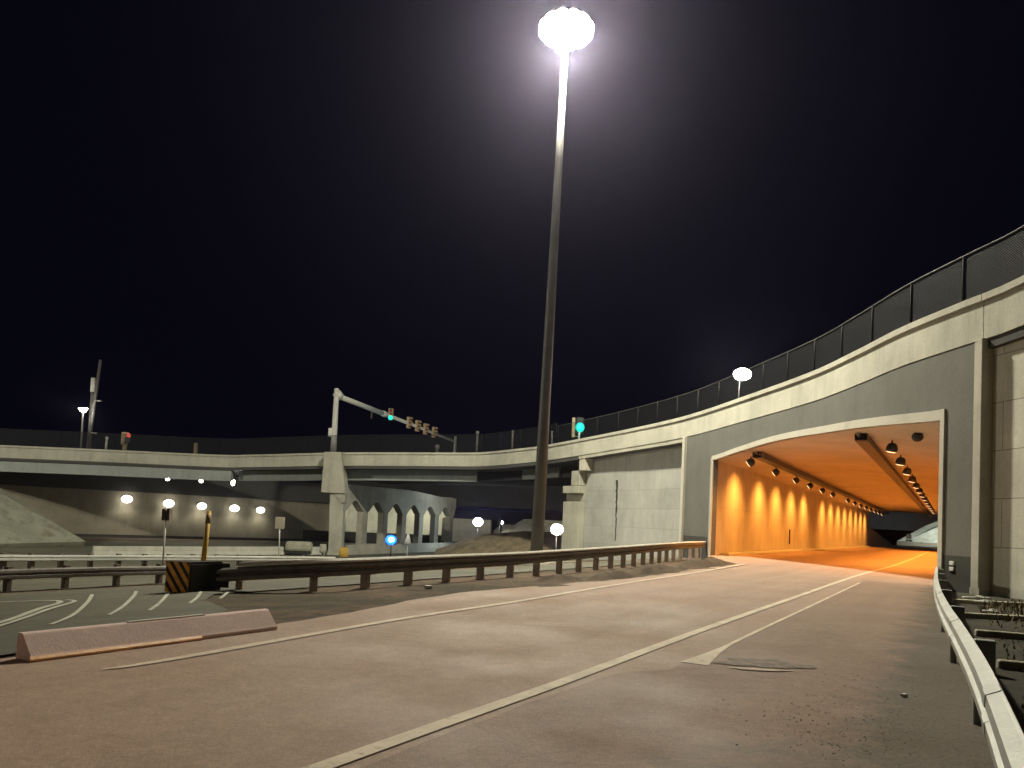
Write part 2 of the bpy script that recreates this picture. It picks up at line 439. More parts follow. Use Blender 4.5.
SH = [(-40, -3.2), (6.2, -3.2), (8.3, -3.1), (8.5, -2.75), (14, -2.72), (22, -2.75), (34, -2.85)]
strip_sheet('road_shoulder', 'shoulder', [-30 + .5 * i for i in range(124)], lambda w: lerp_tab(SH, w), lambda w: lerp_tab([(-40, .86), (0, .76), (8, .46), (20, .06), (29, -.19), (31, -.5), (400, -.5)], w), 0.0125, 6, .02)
strip_sheet('verge', 'verge', [-12 + .8 * i for i in range(52)], lambda w: lerp_tab([(-40, .8), (0, .7), (8, .4), (20, .0), (30, -.3), (400, -.5)], w), lambda w: 16, -.012, 16)
def line(name, pts, wid, mat='paint', z=.018, hz=False, n=24):
    """painted line through ground points (u,w)"""
    P = [Vector((a, b, 0)) for a, b in pts]
    C = catmull(P, 10) if len(P) > 2 else [P[0].lerp(P[1], i / n) for i in range(n + 1)]
    m = MB(); prev = None
    wf = wid if callable(wid) else (lambda t: wid)
    for i, c in enumerate(C):
        d = (C[min(i + 1, len(C) - 1)] - C[max(i - 1, 0)]).normalized(); s = Vector((d.y, -d.x, 0)) * wf(i / (len(C) - 1)) * .5
        q = []
        for e in (c - s, c + s): q.append(m.bm.verts.new(UW(e.x, e.y, z + (H(e.x, e.y) if hz else 0))))
        if prev: m.bm.faces.new((prev[0], prev[1], q[1], q[0]))
        prev = q
    return tag(m.build(name, mat), kind='structure')
def gp(px, py, z=0): return toUW(G(px, py, z))
def gph(px, py):
    z = 0
    for _ in range(20): z = H(*toUW(G(px, py, z)))
    return toUW(G(px, py, z))
line('lane_line', [(-3.35, -6), gp(325, 768), gp(560, 684), gp(700, 631.5), gp(800, 596), gp(860, 575), (-3.0, 60), (-3.0, 140)], .15)
line('edge_line', [gp(100, 671.2), gp(175, 660), gp(400, 620), gp(520, 601.6), gp(616, 585.3), gp(700, 572.2), gp(745, 564)], lambda t: .015 + .13 * min(1, t * 5), 'paintedge')
line('taper_line', [gp(694, 665), gp(744, 638.5), gp(811, 606.5), gp(860, 583)], lambda t: max(.07, .34 - 1.1 * t), 'paint')
a, b = gp(738, 671), gp(784, 671.5)
def blot(name, c, rx, ry, z, mat, ang=0.0, k=.35):
    m = MB(); n_ = 40; ph = [random.uniform(0, 6.3) for _ in range(4)]; vs = []
    for i in range(n_):
        a_ = 2 * math.pi * i / n_; q = 1 + k * (.5 * math.sin(3 * a_ + ph[0]) + .35 * math.sin(5 * a_ + ph[1]) + .3 * math.sin(11 * a_ + ph[2])) + random.uniform(-.1, .1) * k
        e = Matrix.Rotation(ang, 3, 'Z') @ Vector((rx * q * math.cos(a_), ry * q * math.sin(a_), 0)); vs.append(m.bm.verts.new(Vector((c.x, c.y, z)) + e))
    m.bm.faces.new(vs); return tag(m.build(name, mat), kind='structure')
blot('paint_scrap', G(761, 671.3), .36, .07, .024, 'paintold', .0, .3)
blot('tar_patch', G(763, 665), .52, .30, .0215, 'tar', .0)
# gore markings on the side road
line('gore_line', [gph(-40, 633), gph(0, 623), gph(40, 609), gph(59, 603.4), gph(52, 601), gph(0, 602.6), gph(-40, 604)], .10, 'paintgreen', .012, True)
line('gore_line', [gph(-40, 637), gph(0, 626.5), gph(45, 611), gph(74, 602.2), gph(66, 600.4)], .08, 'paintgreen', .014, True)
for q in (((51, 625), (72, 616), (88, 602), (92, 595)), ((109, 615.5), (124, 606), (134, 596), (136, 591.5)), ((149, 611), (160, 603), (168, 594), (170, 590)), ((190, 603.5), (197, 598), (201, 592)), ((220, 599), (224, 596), (228, 592.5))):
    line('gore_dash', [gph(*p) for p in q], .065, 'paintgreen', .013, True)

# kerb stones and dirt heaps along the left of the ramp
m = MB()
for i in range(150):
    w = random.uniform(9, 44); u = lerp_tab(EDGE, w) - abs(random.gauss(.15, .9))
    if u < -12.3: continue
    r = random.uniform(.012, .045)
    m.ball(UW(u, w, H(u, w) - .06 + r * .3), (r * random.uniform(.8, 1.6), r * random.uniform(.8, 1.5), r * .7), 6)
tag(m.build('loose_gravel', 'rock'), kind='stuff', label='loose gravel and crumbs along the left road edge', cat='gravel')
def mound(name, c, rx, ry, h, rz, label):
    m = MB(); n, k = 22, 7; rings = []
    for j in range(k + 1):
        t = j / k
        rings.append([])
        for i in range(n):
            a = 2 * math.pi * i / n
            q = 1 + .22 * math.sin(3 * a + c[0]) + .14 * math.sin(7 * a + c[1])
            p = Matrix.Rotation(rz, 3, 'Z') @ Vector((rx * t * q * math.cos(a), ry * t * q * math.sin(a), 0))
            rings[-1].append(m.bm.verts.new(Vector(c) + p + Vector((0, 0, h * (math.cos(math.pi * t) * .5 + .5) * (1 + random.uniform(-.25, .25)) - .08 * t))))
    for a, b in zip(rings[1:], rings[2:]):
        for i in range(n):
            f = m.bm.faces.new((a[i], a[(i + 1) % n], b[(i + 1) % n], b[i])); f.smooth = True
    f = m.bm.faces.new(rings[1]); f.smooth = True
    bmesh.ops.delete(m.bm, geom=rings[0], context='VERTS')
    tag(m.build(name, 'dirtmound', base=c), label, 'dirt heap', 'dirt heaps by the ramp')
RT = math.pi / 2 - TH
for (px, py, rx, ry, h, lab) in ((700, 565, 6.5, 1.1, .42, 'long brown dirt heap beside the rail end at the tunnel mouth'), (655, 571, 3.6, .9, .34, 'low brown dirt heap before the cracked white wall'), (610, 575, 2.6, .8, .26, 'flat brown dirt heap below the bright pink lamp'), (560, 576, 1.8, .6, .2, 'smallest brown dirt heap near the tall mast')):
    g = G(px, py); mound('dirt_heap', (g.x, g.y, H(*toUW(g)) - .03), rx, ry, h, RT, lab)

# solid block standing in for the blurred light trail of a passing car
p0, p1 = G(31, 663), G(277, 630.5); ax = (p1 - p0).normalized(); nx = Vector((-ax.y, ax.x, 0)); L = (p1 - p0).length
t = thing('car_trail_block', p0.lerp(p1, .5) + nx * .15, 'long low pale pink block with orange foot strip in place of a car light trail', 'car trail block')
prof = [(0, 0), (0, .04), (-.02, .06), (-.17, .235), (-.19, .25), (-.25, .25), (-.27, .23), (-.27, 0)]
m = MB(); m.sweep([p0 + Vector((0, 0, .013)), p0.lerp(p1, .5) + Vector((0, 0, .013)), p1 + Vector((0, 0, .013))], prof); m.build('block_body', 'pinkblock', t)
m = MB(); m.sweep([p0 - ax * .02 + Vector((0, 0, .016)), p0.lerp(p1, .62) + Vector((0, 0, .016))], [(.03, 0), (.03, .02), (.003, .045), (.003, 0)]); m.build('orange_strip', 'orangestrip', t)
m = MB(); m.sweep([p0.lerp(p1, k) + Vector((0, 0, .263)) for k in (.36, .52, .68)], [(-.19, 0), (-.19, .012), (-.235, .012), (-.235, 0)]); m.build('edge_highlight', 'cap', t)  # painted highlight along the top of the block

# ------------------------------------------------------------------ overpass line in plan (near right -> far left)
CP = [(1400, 74, 13.6), (1180, 190, 17.6), (1024, 276.6, 22.5), (960, 303.5, 25.2), (902, 328.0, 28.5), (855, 352, 32.3), (811, 372.5, 37), (743, 397.2, 45), (684, 416.6, 53), (620, 431.0, 62), (560, 442.7, 69.5), (535, 446.8, 73.5), (500, 450.8, 77.5), (477, 452.5, 80), (440, 452.5, 81.3), (400, 452.4, 82.5), (340, 452.5, 84), (280, 454, 87), (245, 454.8, 89.3), (230, 455, 90), (200, 454, 90), (115, 450, 89.5), (0, 445, 88), (-150, 439, 86), (-320, 433, 84)]
CURVE = catmull([at(*c) for c in CP], 12)
S = [0.0]
for a, b in zip(CURVE, CURVE[1:]): S.append(S[-1] + math.hypot(b.x - a.x, b.y - a.y))
def C(s):
    s = min(max(s, 0), S[-1] - 1e-4)
    lo, hi = 0, len(S) - 1
    while hi - lo > 1:
        mid = (lo + hi) // 2
        if S[mid] <= s: lo = mid
        else: hi = mid
    k = (s - S[lo]) / (S[hi] - S[lo]); return CURVE[lo].lerp(CURVE[hi], k)
def Cn(s):
    d = C(s + .6) - C(s - .6); d.z = 0; d.normalize(); return Vector((d.y, -d.x, 0))
def Coff(s, o, z=None):
    p = C(s) + Cn(s) * o
    if z is not None: p.z = z
    return p
def s_at(px, zrel=-1.0, o=0.0):
    lo, hi = 0.0, S[-1]
    for _ in range(50):
        mid = (lo + hi) / 2; p = Coff(mid, o); p.z += zrel
        if proj(p)[0] > px: lo = mid
        else: hi = mid
    return lo
def seg(a, b, step=.8):
    n = max(2, int(math.ceil((b - a) / step))); return [a + (b - a) * i / n for i in range(n + 1)]
PH = 1.45
sA, sRib, sJ, sAb, sMid, sPier, sL, sEnd = 0.0, s_at(979, -3, -.1), s_at(684, -2, -.1), s_at(580), s_at(476), s_at(331.5), s_at(229.5), S[-1] - .1
sP2 = s_at(984, 0)

bridge = thing('overpass_bridge', Coff(sPier, 4, Hxy(*C(sPier).xy)), 'long curved concrete overpass crossing above the tunnel portal and freeway', 'bridge')
prof = [(0, -PH), (0, -.30), (.03, -.285), (.03, -.235), (-.09, -.22), (-.09, 0), (.33, 0), (.33, -PH)]
cuts = [sA, sP2, sJ, sAb, sMid, sPier, sL, sEnd]
for a, b in zip(cuts, cuts[1:]):
    m = MB(); m.sweep([C(s) for s in seg(a + .015, b - .015)], prof); m.build('parapet', 'parapet', bridge)
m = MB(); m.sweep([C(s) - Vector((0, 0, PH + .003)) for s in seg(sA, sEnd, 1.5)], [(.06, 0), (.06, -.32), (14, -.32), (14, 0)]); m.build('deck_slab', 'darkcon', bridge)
# girders under the left spans
m = MB(); m.sweep([C(s) - Vector((0, 0, PH + .36)) for s in seg(s_at(231), sEnd, 1.5)], [(.22, 0), (.22, -1.12), (.05, -1.14), (.05, -1.22), (.9, -1.22), (.9, 0)]); m.build('girder', 'girder', bridge)
def flange(pxa, pya, da, pxb, pyb, db, h):
    a, b = at(pxa, pya, da), at(pxb, pyb, db)
    m = MB(); m.sweep([a, b], [(0, 0), (0, -h), (.6, -h), (.6, 0)]); m.build('girder', 'girder', bridge)
for a, b, o_, h_ in ((sMid + .5, sPier - .5, 1.6, 1.50), (sPier + 2.2, sL - .2, 1.5, 1.48), (s_at(538), s_at(504), 2.6, 1.3)):
    m = MB(); m.sweep([C(s) - Vector((0, 0, PH + .33)) for s in seg(a, b, 1.5)], [(o_, 0), (o_, -h_ + .33), (o_ - .12, -h_ + .31), (o_ - .12, -h_ + .24), (o_ + .3, -h_ + .24), (o_ + .3, 0)][:2] + [(o_ + .3, -h_ + .33), (o_ + .3, 0)]); m.build('girder', 'girder', bridge)
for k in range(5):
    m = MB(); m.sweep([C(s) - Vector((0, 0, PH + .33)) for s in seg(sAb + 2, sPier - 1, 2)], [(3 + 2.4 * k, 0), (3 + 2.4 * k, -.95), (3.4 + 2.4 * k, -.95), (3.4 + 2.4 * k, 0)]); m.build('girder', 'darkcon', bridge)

# fence on the parapet
def fence(a, b, hgt, lab, step=3.0):
    t = thing('mesh_fence', Coff((a + b) / 2, .12), lab, 'fence')
    ss = seg(a, b, step)
    for s in ss:
        p = Coff(s, .12)
        m = MB(); m.tube([p, p + Vector((0, 0, hgt))], .028, 8); m.build('fence_post', 'fenceblack', t)
    for z, r in ((hgt, .026), (.06, .016)):
        m = MB(); m.tube([Coff(s, .12) + Vector((0, 0, z)) for s in seg(a, b, 1)], r, 8); m.build('fence_rail', 'railgrey' if z == 1.62 else 'fenceblack', t)
    m = MB(); q = seg(a, b, 1); m.curtain([Coff(s, .15) for s in q], [C(s).z + .05 for s in q], [C(s).z + hgt for s in q]); m.build('chain_link', 'chain', t, fix=False)
sF = s_at(556)
fence(0, sF, 1.62, 'dark chain link fence rising along the parapet above the tunnel')
fence(sF + .3, sEnd, 1.9, 'dim chain link fence along the far left parapet')

# ------------------------------------------------------------------ retaining wall, bays, ribs
zb = lambda s: C(s).z - PH - .02
wall = thing('retaining_wall', Coff((sJ + sAb) / 2, .9, -1), 'tall pale concrete panel wall with cracked joint between abutment and tunnel', 'wall')
ss = seg(sJ, sAb + .2, .7); pts = [Coff(s, .95) for s in ss]
m = MB(); m.curtain(pts, [Hxy(p.x, p.y) - .4 for p in pts], [zb(s) - .3 for s in ss], .3); m.build('panel_face', 'panelwall', wall)
m = MB(); m.sweep([Coff(s, .0, zb(s)) for s in ss], [(.05, 0), (.05, -.28), (.94, -.28), (.94, 0)]); m.build('head_beam', 'concrete', wall)
# crack: an irregular dark joint running down the panel face
m = MB(); sc_ = s_at(617.5, -4, .95); p = Coff(sc_, .93); tt = Vector((-Cn(sc_).y, Cn(sc_).x, 0)); prev = None
z0 = at(617, 541, p.y).z; z1 = at(618, 480, p.y).z
for i in range(23):
    k = i / 22; c = p + tt * (random.uniform(-.05, .05) + .12 * (k - .5)); c.z = z0 + (z1 - z0) * k
    wd = (.05 + .10 * k) * random.uniform(.6, 1.2); q = [m.bm.verts.new(c - tt * wd), m.bm.verts.new(c + tt * wd), m.bm.verts.new(c + tt * wd + Cn(sc_) * .04), m.bm.verts.new(c - tt * wd + Cn(sc_) * .04)]
    if prev:
        for j in range(4): m.bm.faces.new((prev[j], prev[(j + 1) % 4], q[(j + 1) % 4], q[j]))
    prev = q
m.build('open_joint', surf('dark_joint', (.03, .026, .02), 1, .3), wall)

def rib(s, w, name, lab, proud=.10, base=-.3):
    t = thing(name, Coff(s, .2, base), lab, 'pilaster', 'wall pilasters')
    n = Cn(s); d = Vector((-n.y, n.x, 0)); A = Matrix((d, n, Vector((0, 0, 1)))).transposed()
    z1 = C(s).z - PH
    m = MB(); m.box(Coff(s, .45 - proud / 2, (base + z1) / 2), (w, 1.0 + proud, z1 - base - .006), ax=A, bev=.02); m.build('shaft', 'trim', t)
    m = MB(); m.box(Coff(s, .35, base + .25), (w + .08, 1.0, .5), ax=A, bev=.02); m.build('plinth', 'trim', t)
rib(sJ, .34, 'wall_pilaster', 'slim pale concrete rib between white panel wall and grey portal')
rib(sRib, .34, 'wall_pilaster', 'slim pale concrete rib at right end of grey tunnel portal')
bay = thing('bay_wall', Coff(sRib - 4, 1.2, 0), 'recessed pale concrete panel wall right of the tunnel portal', 'wall')
ss = seg(0, sRib, .7); pts = [Coff(s, .25) for s in ss]
m = MB(); m.curtain(pts, [-.3] * len(ss), [zb(s) for s in ss], .3); m.build('panel_face', 'baywall', bay)
m = MB(); m.sweep([Coff(s, 0, zb(s) - .0) for s in seg(0, sRib - .2, 1)], [(.13, 0), (.13, -.2), (.24, -.2), (.24, 0)]); m.build('head_beam', 'concrete', bay)

# ------------------------------------------------------------------ tunnel
OFF = .03
sJ0, sJ1 = s_at(940.5, -6, OFF), s_at(712.5, -6, OFF)          # right and left jamb
ARCH = []
for px, py in ((940.5, 421.4), (914, 423), (885, 425.2), (856, 428.3), (826.5, 432.2), (797, 436.5), (768, 442), (738.6, 450.5), (712.5, 462)):
    q = s_at(px, -3.5, OFF); ARCH.append((q, at(px, py, Coff(q, OFF).y).z))
ARCH = [(a[0], .25 * ARCH[max(i - 1, 0)][1] + .5 * a[1] + .25 * ARCH[min(i + 1, 8)][1]) for i, a in enumerate(ARCH)]
def arch(s):
    if s <= ARCH[0][0]: return ARCH[0][1]
    for i in range(8):
        a, b = ARCH[i], ARCH[i + 1]
        if s <= b[0]:
            p0, p3 = ARCH[max(i - 1, 0)][1], ARCH[min(i + 2, 8)][1]; t = (s - a[0]) / (b[0] - a[0]); p1, p2 = a[1], b[1]
            return .5 * (2 * p1 + (p2 - p0) * t + (2 * p0 - 5 * p1 + 4 * p2 - p3) * t * t + (3 * p1 - p0 - 3 * p2 + p3) * t ** 3)
    return ARCH[-1][1]
tun = thing('road_tunnel', Coff((sJ0 + sJ1) / 2, 2, 0), 'road tunnel with grey portal and orange lit lining', 'tunnel')
m = MB()
for a, b, f in ((sRib + .16, sJ0, 0), (sJ0, sJ1, 1), (sJ1, sJ - .16, 0)):
    ss = seg(a, b, .45); pts = [Coff(s, OFF) for s in ss]
    m.curtain(pts, [arch(s) if f else -.5 for s in ss], [zb(s) for s in ss], .3)
m.build('portal_wall', 'portal', tun)
MAT['portalbase'] = surf('dark_base_coating', (.05, .05, .04), .85, .25, .8, 9)
for a, b in ((sRib + .18, sJ0 - .23), (sJ1 + .21, sJ - .18)):
    m = MB(); q = seg(a, b, .5); m.curtain([Coff(s, OFF - .012) for s in q], [-.5] * len(q), [1.15] * len(q), .01); m.build('base_band', 'portalbase', tun)
m = MB()
ss = seg(sJ0 - .22, sJ1 + .2, .4); pts = [Coff(s, OFF - .07) for s in ss]
cl = lambda s: min(max(s, sJ0), sJ1)
m.curtain(pts, [arch(cl(s)) for s in ss], [arch(cl(s)) + .26 + .10 * (sJ1 - cl(s)) / (sJ1 - sJ0) for s in ss], .36); m.build('arch_trim', 'trim', tun)
for a, b in ((sJ0 - .22, sJ0 - .002), (sJ1 + .002, sJ1 + .2)):
    m = MB(); q = [a, b]; m.curtain([Coff(s, OFF - .07) for s in q], [-.4, -.4], [arch(cl(a)) - .004] * 2, .36); m.build('jamb_trim', 'trim', tun)
YE = 138.0
def along(p, w1):
    u, w = toUW(p); return UW(u, w1, p.z)
def wend(u): return ((YE - N2.y * u) / T2.y)
m = MB(); ss = seg(sJ0, sJ1, .9); K = 24
g = []
for s in ss:
    p = Coff(s, OFF + .3, arch(s)); u, w0 = toUW(p); w1 = wend(u)
    g.append([m.bm.verts.new(UW(u, w0 + (w1 - w0) * k / K, p.z)) for k in range(K + 1)])
top = [[m.bm.verts.new(v.co + Vector((0, 0, .4))) for v in r] for r in g]
for r, r2 in ((g, g), (top, top)):
    for i in range(len(ss) - 1):
        for k in range(K):
            f = m.bm.faces.new((r[i][k], r[i + 1][k], r[i + 1][k + 1], r[i][k + 1])); f.smooth = True
for i in range(len(ss) - 1):
    m.bm.faces.new((g[i][K], g[i + 1][K], top[i + 1][K], top[i][K]))
m.build('ceiling', 'ceiling', tun)
uL, wL = toUW(Coff(sJ1, OFF + .3)); uR, wR = toUW(Coff(sJ0, OFF + .3))
def wallbox(u0, u1, w0, w1, z0, z1, name, mat, par):
    m = MB(); a = UW(u0, w0); b = UW(u0, w1); n = 12
    pts = [a.lerp(b, i / n) for i in range(n + 1)]
    m.curtain(pts, [z0] * (n + 1), [z1] * (n + 1), u1 - u0); return m.build(name, mat, par)
wallbox(uL, uL - .5, wL + .01, wend(uL), -.5, arch(sJ1) + .1, 'side_wall', 'lining', tun)
wallbox(uR, uR + .5, wR + .01, wend(uR), -.5, arch(sJ0) + .1, 'side_wall', 'lining', tun)
# narrow walkway kerb at the foot of the left lining and a niche door
m = MB(); m.sweep([UW(uL + .02, wL + 1), UW(uL + .02, wend(uL) - .3)], [(0, .0), (0, .16), (.55, .16), (.6, .1), (.6, 0)]); m.build('kerb', 'trim', tun)
sgn = 781.5
dn = UW(uL + .03, 0); 
for yy in (70.6,):
    u = uL + .04; w = (yy - N2.y * u) / T2.y
    m = MB(); m.box(UW(u, w, 1.35), (.08, .32, 1.3), -TH, bev=.01); m.build('niche_cover', 'darkmetal', tun)

# light beams and lamps
def tracks(uu, zc, w0, w1, lab):
    t = thing('light_track', UW(uu, w0, zc), lab, 'cable tray', 'cable trays under the tunnel ceiling')
    m = MB(); m.sweep([UW(uu, w0 + (w1 - w0) * i / 20, zc) for i in range(21)], [(-.26, -.15), (-.26, .15), (-.22, .15), (-.22, -.11), (.22, -.11), (.22, .15), (.26, .15), (.26, -.15)]); m.build('tray', 'darkmetal', t)
    n = int((w1 - w0) / 3.4)
    for i in range(n + 1):
        m = MB(); m.tube([UW(uu, w0 + .3 + 3.4 * i, zc - .1), UW(uu, w0 + .3 + 3.4 * i, zc + .55)], .035, 6); m.build('hanger_rod', 'darkmetal', t)
    m = MB()
    for k, r in ((-.08, .05), (.06, .04)): m.tube([UW(uu + k, w0 + .1, zc + .0), UW(uu + k, w1, zc + .0)], r, 8)
    m.build('cables', 'darkmetal', t)
pL = at(757, 455, 45.2); uTL, wTL = toUW(pL)
pR = at(861, 437, 33.6); uTR, wTR = toUW(pR)
zTL, zTR = pL.z, pR.z
tracks(uTL, zTL, wTL, wend(uTL) - 1, 'dark cable tray under the ceiling nearer the scalloped orange wall')
tracks(uTR, zTR, wTR, wend(uTR) - 1, 'dark cable tray under the middle of the tunnel ceiling')
def tunnel_lamp(p, lab, aim, energy, grp, wide=126):
    t = thing('tunnel_lamp', p, lab, 'lamp', grp)
    d = (Vector(aim) - p); d.z *= .5; d.normalize()
    m = MB(); m.lathe(p - d * .22, [(.10, 0), (.19, .06), (.24, .2), (.25, .38)], 14, d); m.build('housing', 'darkmetal', t)
    m = MB(); m.lathe(p + d * .145, [(.2, 0), (.22, .03), (.14, .06)], 14, d); m.build('lens', 'lampsod', t)
    m = MB(); m.tube([p + Vector((0, 0, .1)), p + Vector((0, 0, .34))], .035, 6); m.build('bracket', 'darkmetal', t)
    if energy: light('tunnel_lamp_light', 'SPOT', p + d * .34, energy, SOD, t, .1, aim, wide, 1.0)
    return t
SOD = (1, .37, .058)
ys = [46.2, 52.6, 59.3, 65, 71, 77] + [88 + 6.05 * i for i in range(8)]
names = ['foremost', 'second', 'third', 'fourth', 'fifth', 'sixth', 'seventh', 'eighth', 'ninth', 'tenth', 'eleventh', 'twelfth', 'thirteenth', 'last']
for k, y in enumerate(ys):
    w = (y - N2.y * uL) / T2.y
    if w < wTL - 2.0 : w = wTL - .4
    p = UW(uTL - .22, w, zTL - .48)
    tunnel_lamp(p, f'dark hooded lamp at the wall side tray, {names[k]} from the portal', UW(uL, w, 1.9), 1500, 'lamps along the wall side tray')
for k in range(14):
    w = wTR + 1.3 + 6.6 * k
    p = UW(uTR + 1.15, w, zTR - .35)
    if w > wend(uTR) - 3: break
    tunnel_lamp(p, f'dark domed lamp right of the middle tray, {names[k]} from the portal', UW(uTR + .6, w + .5, 0), (600, 1700)[k] if k < 2 else 2900, 'domed lamps of the middle tray', 150)
# small camera-like fixture near the right jamb
p = at(917.5, 437, 30.5); t = thing('ceiling_camera', p, 'small dark bracketed camera near the top right corner of the portal', 'camera')
m = MB(); m.ball(p, (.22, .22, .2), 12); m.build('dome', 'darkmetal', t)
m = MB(); m.tube([p + Vector((0, 0, .15)), p + Vector((-.05, 0, .5)), p + Vector((-.25, .1, .75))], .04, 8); m.build('bracket', 'darkmetal', t)
m = MB(); m.box(p + Vector((-.05, -.14, .25)), (.16, .14, .14), .3, bev=.02); m.build('sensor_box', 'galv', t)
# utility plate on the portal
s0 = s_at(953, -8.2, OFF); p = Coff(s0, OFF - .03, at(953, 566, Coff(s0, OFF).y).z); n = Cn(s0)
t = thing('utility_plate', p, 'two small white plates on the grey portal beside the guardrail end', 'plate')
A = Matrix((Vector((-n.y, n.x, 0)), n, Vector((0, 0, 1)))).transposed()
for dz in (.09, -.1): m = MB(); m.box(p + Vector((0, 0, dz)), (.22, .05, .13), ax=A, bev=.012); m.build('plate', 'white', t)

# beyond the tunnel: pale slope, dark bridge, wing wall
def slab(name, mat, a, b, c, d, th, label, cat):
    """four corners placed from image pixels, given thickness away from the viewer"""
    n = ((b - a).cross(d - a)).normalized()
    if n.y < 0: n = -n
    m = MB(); m.hull([a, b, c, d, a + n * th, b + n * th, c + n * th, d + n * th]); return tag(m.build(name, mat, base=(a + b) / 2), label, cat)
slab('slope_wall', 'panelwall' if False else 'slope', at(897, 541, 176), at(990, 546, 168), at(990, 500, 176), at(925, 526, 182), 1.0, 'pale concrete slope wall beyond the far end of the tunnel', 'wall')
pb = at(909, 531, 172)
t = thing('roadside_box', at(909, 541, 172), 'small white box standing before the slope beyond the tunnel', 'utility box')
m = MB(); m.box(at(909, 536.5, 172), (.9, .6, 1.1), bev=.05); m.build('cabinet', 'white', t)
m = MB(); m.box(at(909, 540.6, 172), (1.1, .8, .4)); m.build('footing', 'concrete', t)
a, b = UW(uL - .1, wend(uL) + .3), UW(uL + 2.5, wend(uL) + 18)
m = MB(); m.curtain([a.lerp(b, i / 8) for i in range(9)], [-.3] * 9, [3.6 - 3 * i / 8 for i in range(9)], -.4); tag(m.build('wing_wall', 'lining', base=a), 'stepping concrete wing wall at the far tunnel exit', 'wall')
t = thing('street_lamp', at(960, 541, 166), 'added hidden white street lamp past the tunnel exit beside the pale slope', 'street lamp')  # added hidden lamp that brightens the slope beyond the tunnel
q = at(960, 541, 166); q.z = 0; t.location = q
m = MB(); m.tube([q, q + Vector((0, 0, 9))], [.12, .07], 8); m.build('pole', 'poleG', t)
m = MB(); m.box(q + Vector((0, 0, 9.05)), (.7, .3, .16), bev=.04); m.build('lamp_head', 'lampcool', t)
light('exit_light', 'SPOT', q + Vector((-.4, -.8, 8.6)), 9000, (.9, .97, 1), t, .2, at(935, 535, 175), 80)
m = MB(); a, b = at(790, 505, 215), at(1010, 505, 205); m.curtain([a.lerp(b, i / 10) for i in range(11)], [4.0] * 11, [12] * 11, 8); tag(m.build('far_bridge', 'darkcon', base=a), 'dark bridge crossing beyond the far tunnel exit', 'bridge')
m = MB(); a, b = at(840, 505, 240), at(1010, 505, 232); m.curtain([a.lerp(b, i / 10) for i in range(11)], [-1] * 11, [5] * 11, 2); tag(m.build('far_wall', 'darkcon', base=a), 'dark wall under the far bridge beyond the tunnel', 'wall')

# ------------------------------------------------------------------ abutment at the end of the panel wall
n = Cn(sAb); d = Vector((-n.y, n.x, 0))          # d runs towards the far left along the wall
ab = thing('bridge_abutment', Coff(sAb + .9, 1.2, -1.2), 'stepped concrete bridge abutment left of the cracked panel wall', 'abutment')
A = Matrix((d, n, Vector((0, 0, 1)))).transposed()
yA = C(sAb).y
def zpx(px, py): return at(px, py, yA).z
def blk(sa, sb, o0, o1, z0, z1, nm, mat='concrete'):
    c = C(sAb) + d * (sa + sb) / 2 + n * (o0 + o1) / 2; c.z = (z0 + z1) / 2
    m = MB(); m.box(c, (abs(sb - sa), o1 - o0, z1 - z0), ax=A, bev=.03); m.build(nm, mat, ab)
def s_for(px, o):
    lo, hi = -4, 12
    for _ in range(40):
        k = (lo + hi) / 2; q = C(sAb) + d * k + n * o; q.z = 3
        if proj(q)[0] > px: lo = k
        else: hi = k
    return lo
zTop = C(sAb).z - PH
blk(s_for(583, .1), s_for(577.3, .1), .1, 1.6, zpx(578, 470.3), zTop + .55, 'pilaster', 'trim')
blk(.25, s_for(570, .25), .25, 5, zpx(575, 485), zpx(575, 470), 'bearing_step')
blk(.25, s_for(562, .2), .2, 5, zpx(570, 492.5), zpx(570, 485) - .004, 'seat_ledge')
blk(.25, s_for(566, .85), .85, 5, zpx(572, 501), zpx(572, 492.5) - .004, 'recess')
blk(.25, s_for(563, .3), .3, 5, -2.2, zpx(570, 501) - .004, 'stem_wall')

# ------------------------------------------------------------------ pier and arched bent
pier = thing('bridge_pier', at(335, 556, 83.4), 'pale concrete pier with stepped head block under the overpass', 'pier')
def frus(corners_top, corners_bot, y0, y1, nm, mat, par):
    """front outline (left,right) at two heights, extruded from y0 to y1"""
    (tl, tr), (bl, br) = corners_top, corners_bot
    P = [at(*bl, y0), at(*br, y0), at(*tr, y0), at(*tl, y0)]
    m = MB(); m.hull([*P, *[p + Vector((p.x * 0, y1 - y0, 0)) for p in P]]); return m.build(nm, mat, par)
frus(((324.5, 451.8), (340.8, 452.0)), ((321, 492), (344.6, 493.5)), 83.0, 85.2, 'head_block', 'concrete', pier)
frus(((340.9, 470), (343.6, 471)), ((344.7, 493.5), (345.6, 493.6)), 83.3, 85.0, 'head_step', 'concrete', pier)
frus(((333.6, 493.3), (345.2, 493.9)), ((341.2, 502.5), (343.8, 502.7)), 83.2, 84.8, 'corbel', 'concrete', pier)
frus(((330.2, 492.6), (343.6, 493.4)), ((328.4, 549), (341.2, 550)), 83.35, 84.7, 'column', 'concrete', pier)
frus(((328.2, 549.2), (341.4, 550.2)), ((325.8, 557.5), (343.6, 558)), 83.2, 85.0, 'plinth', 'concrete', pier)

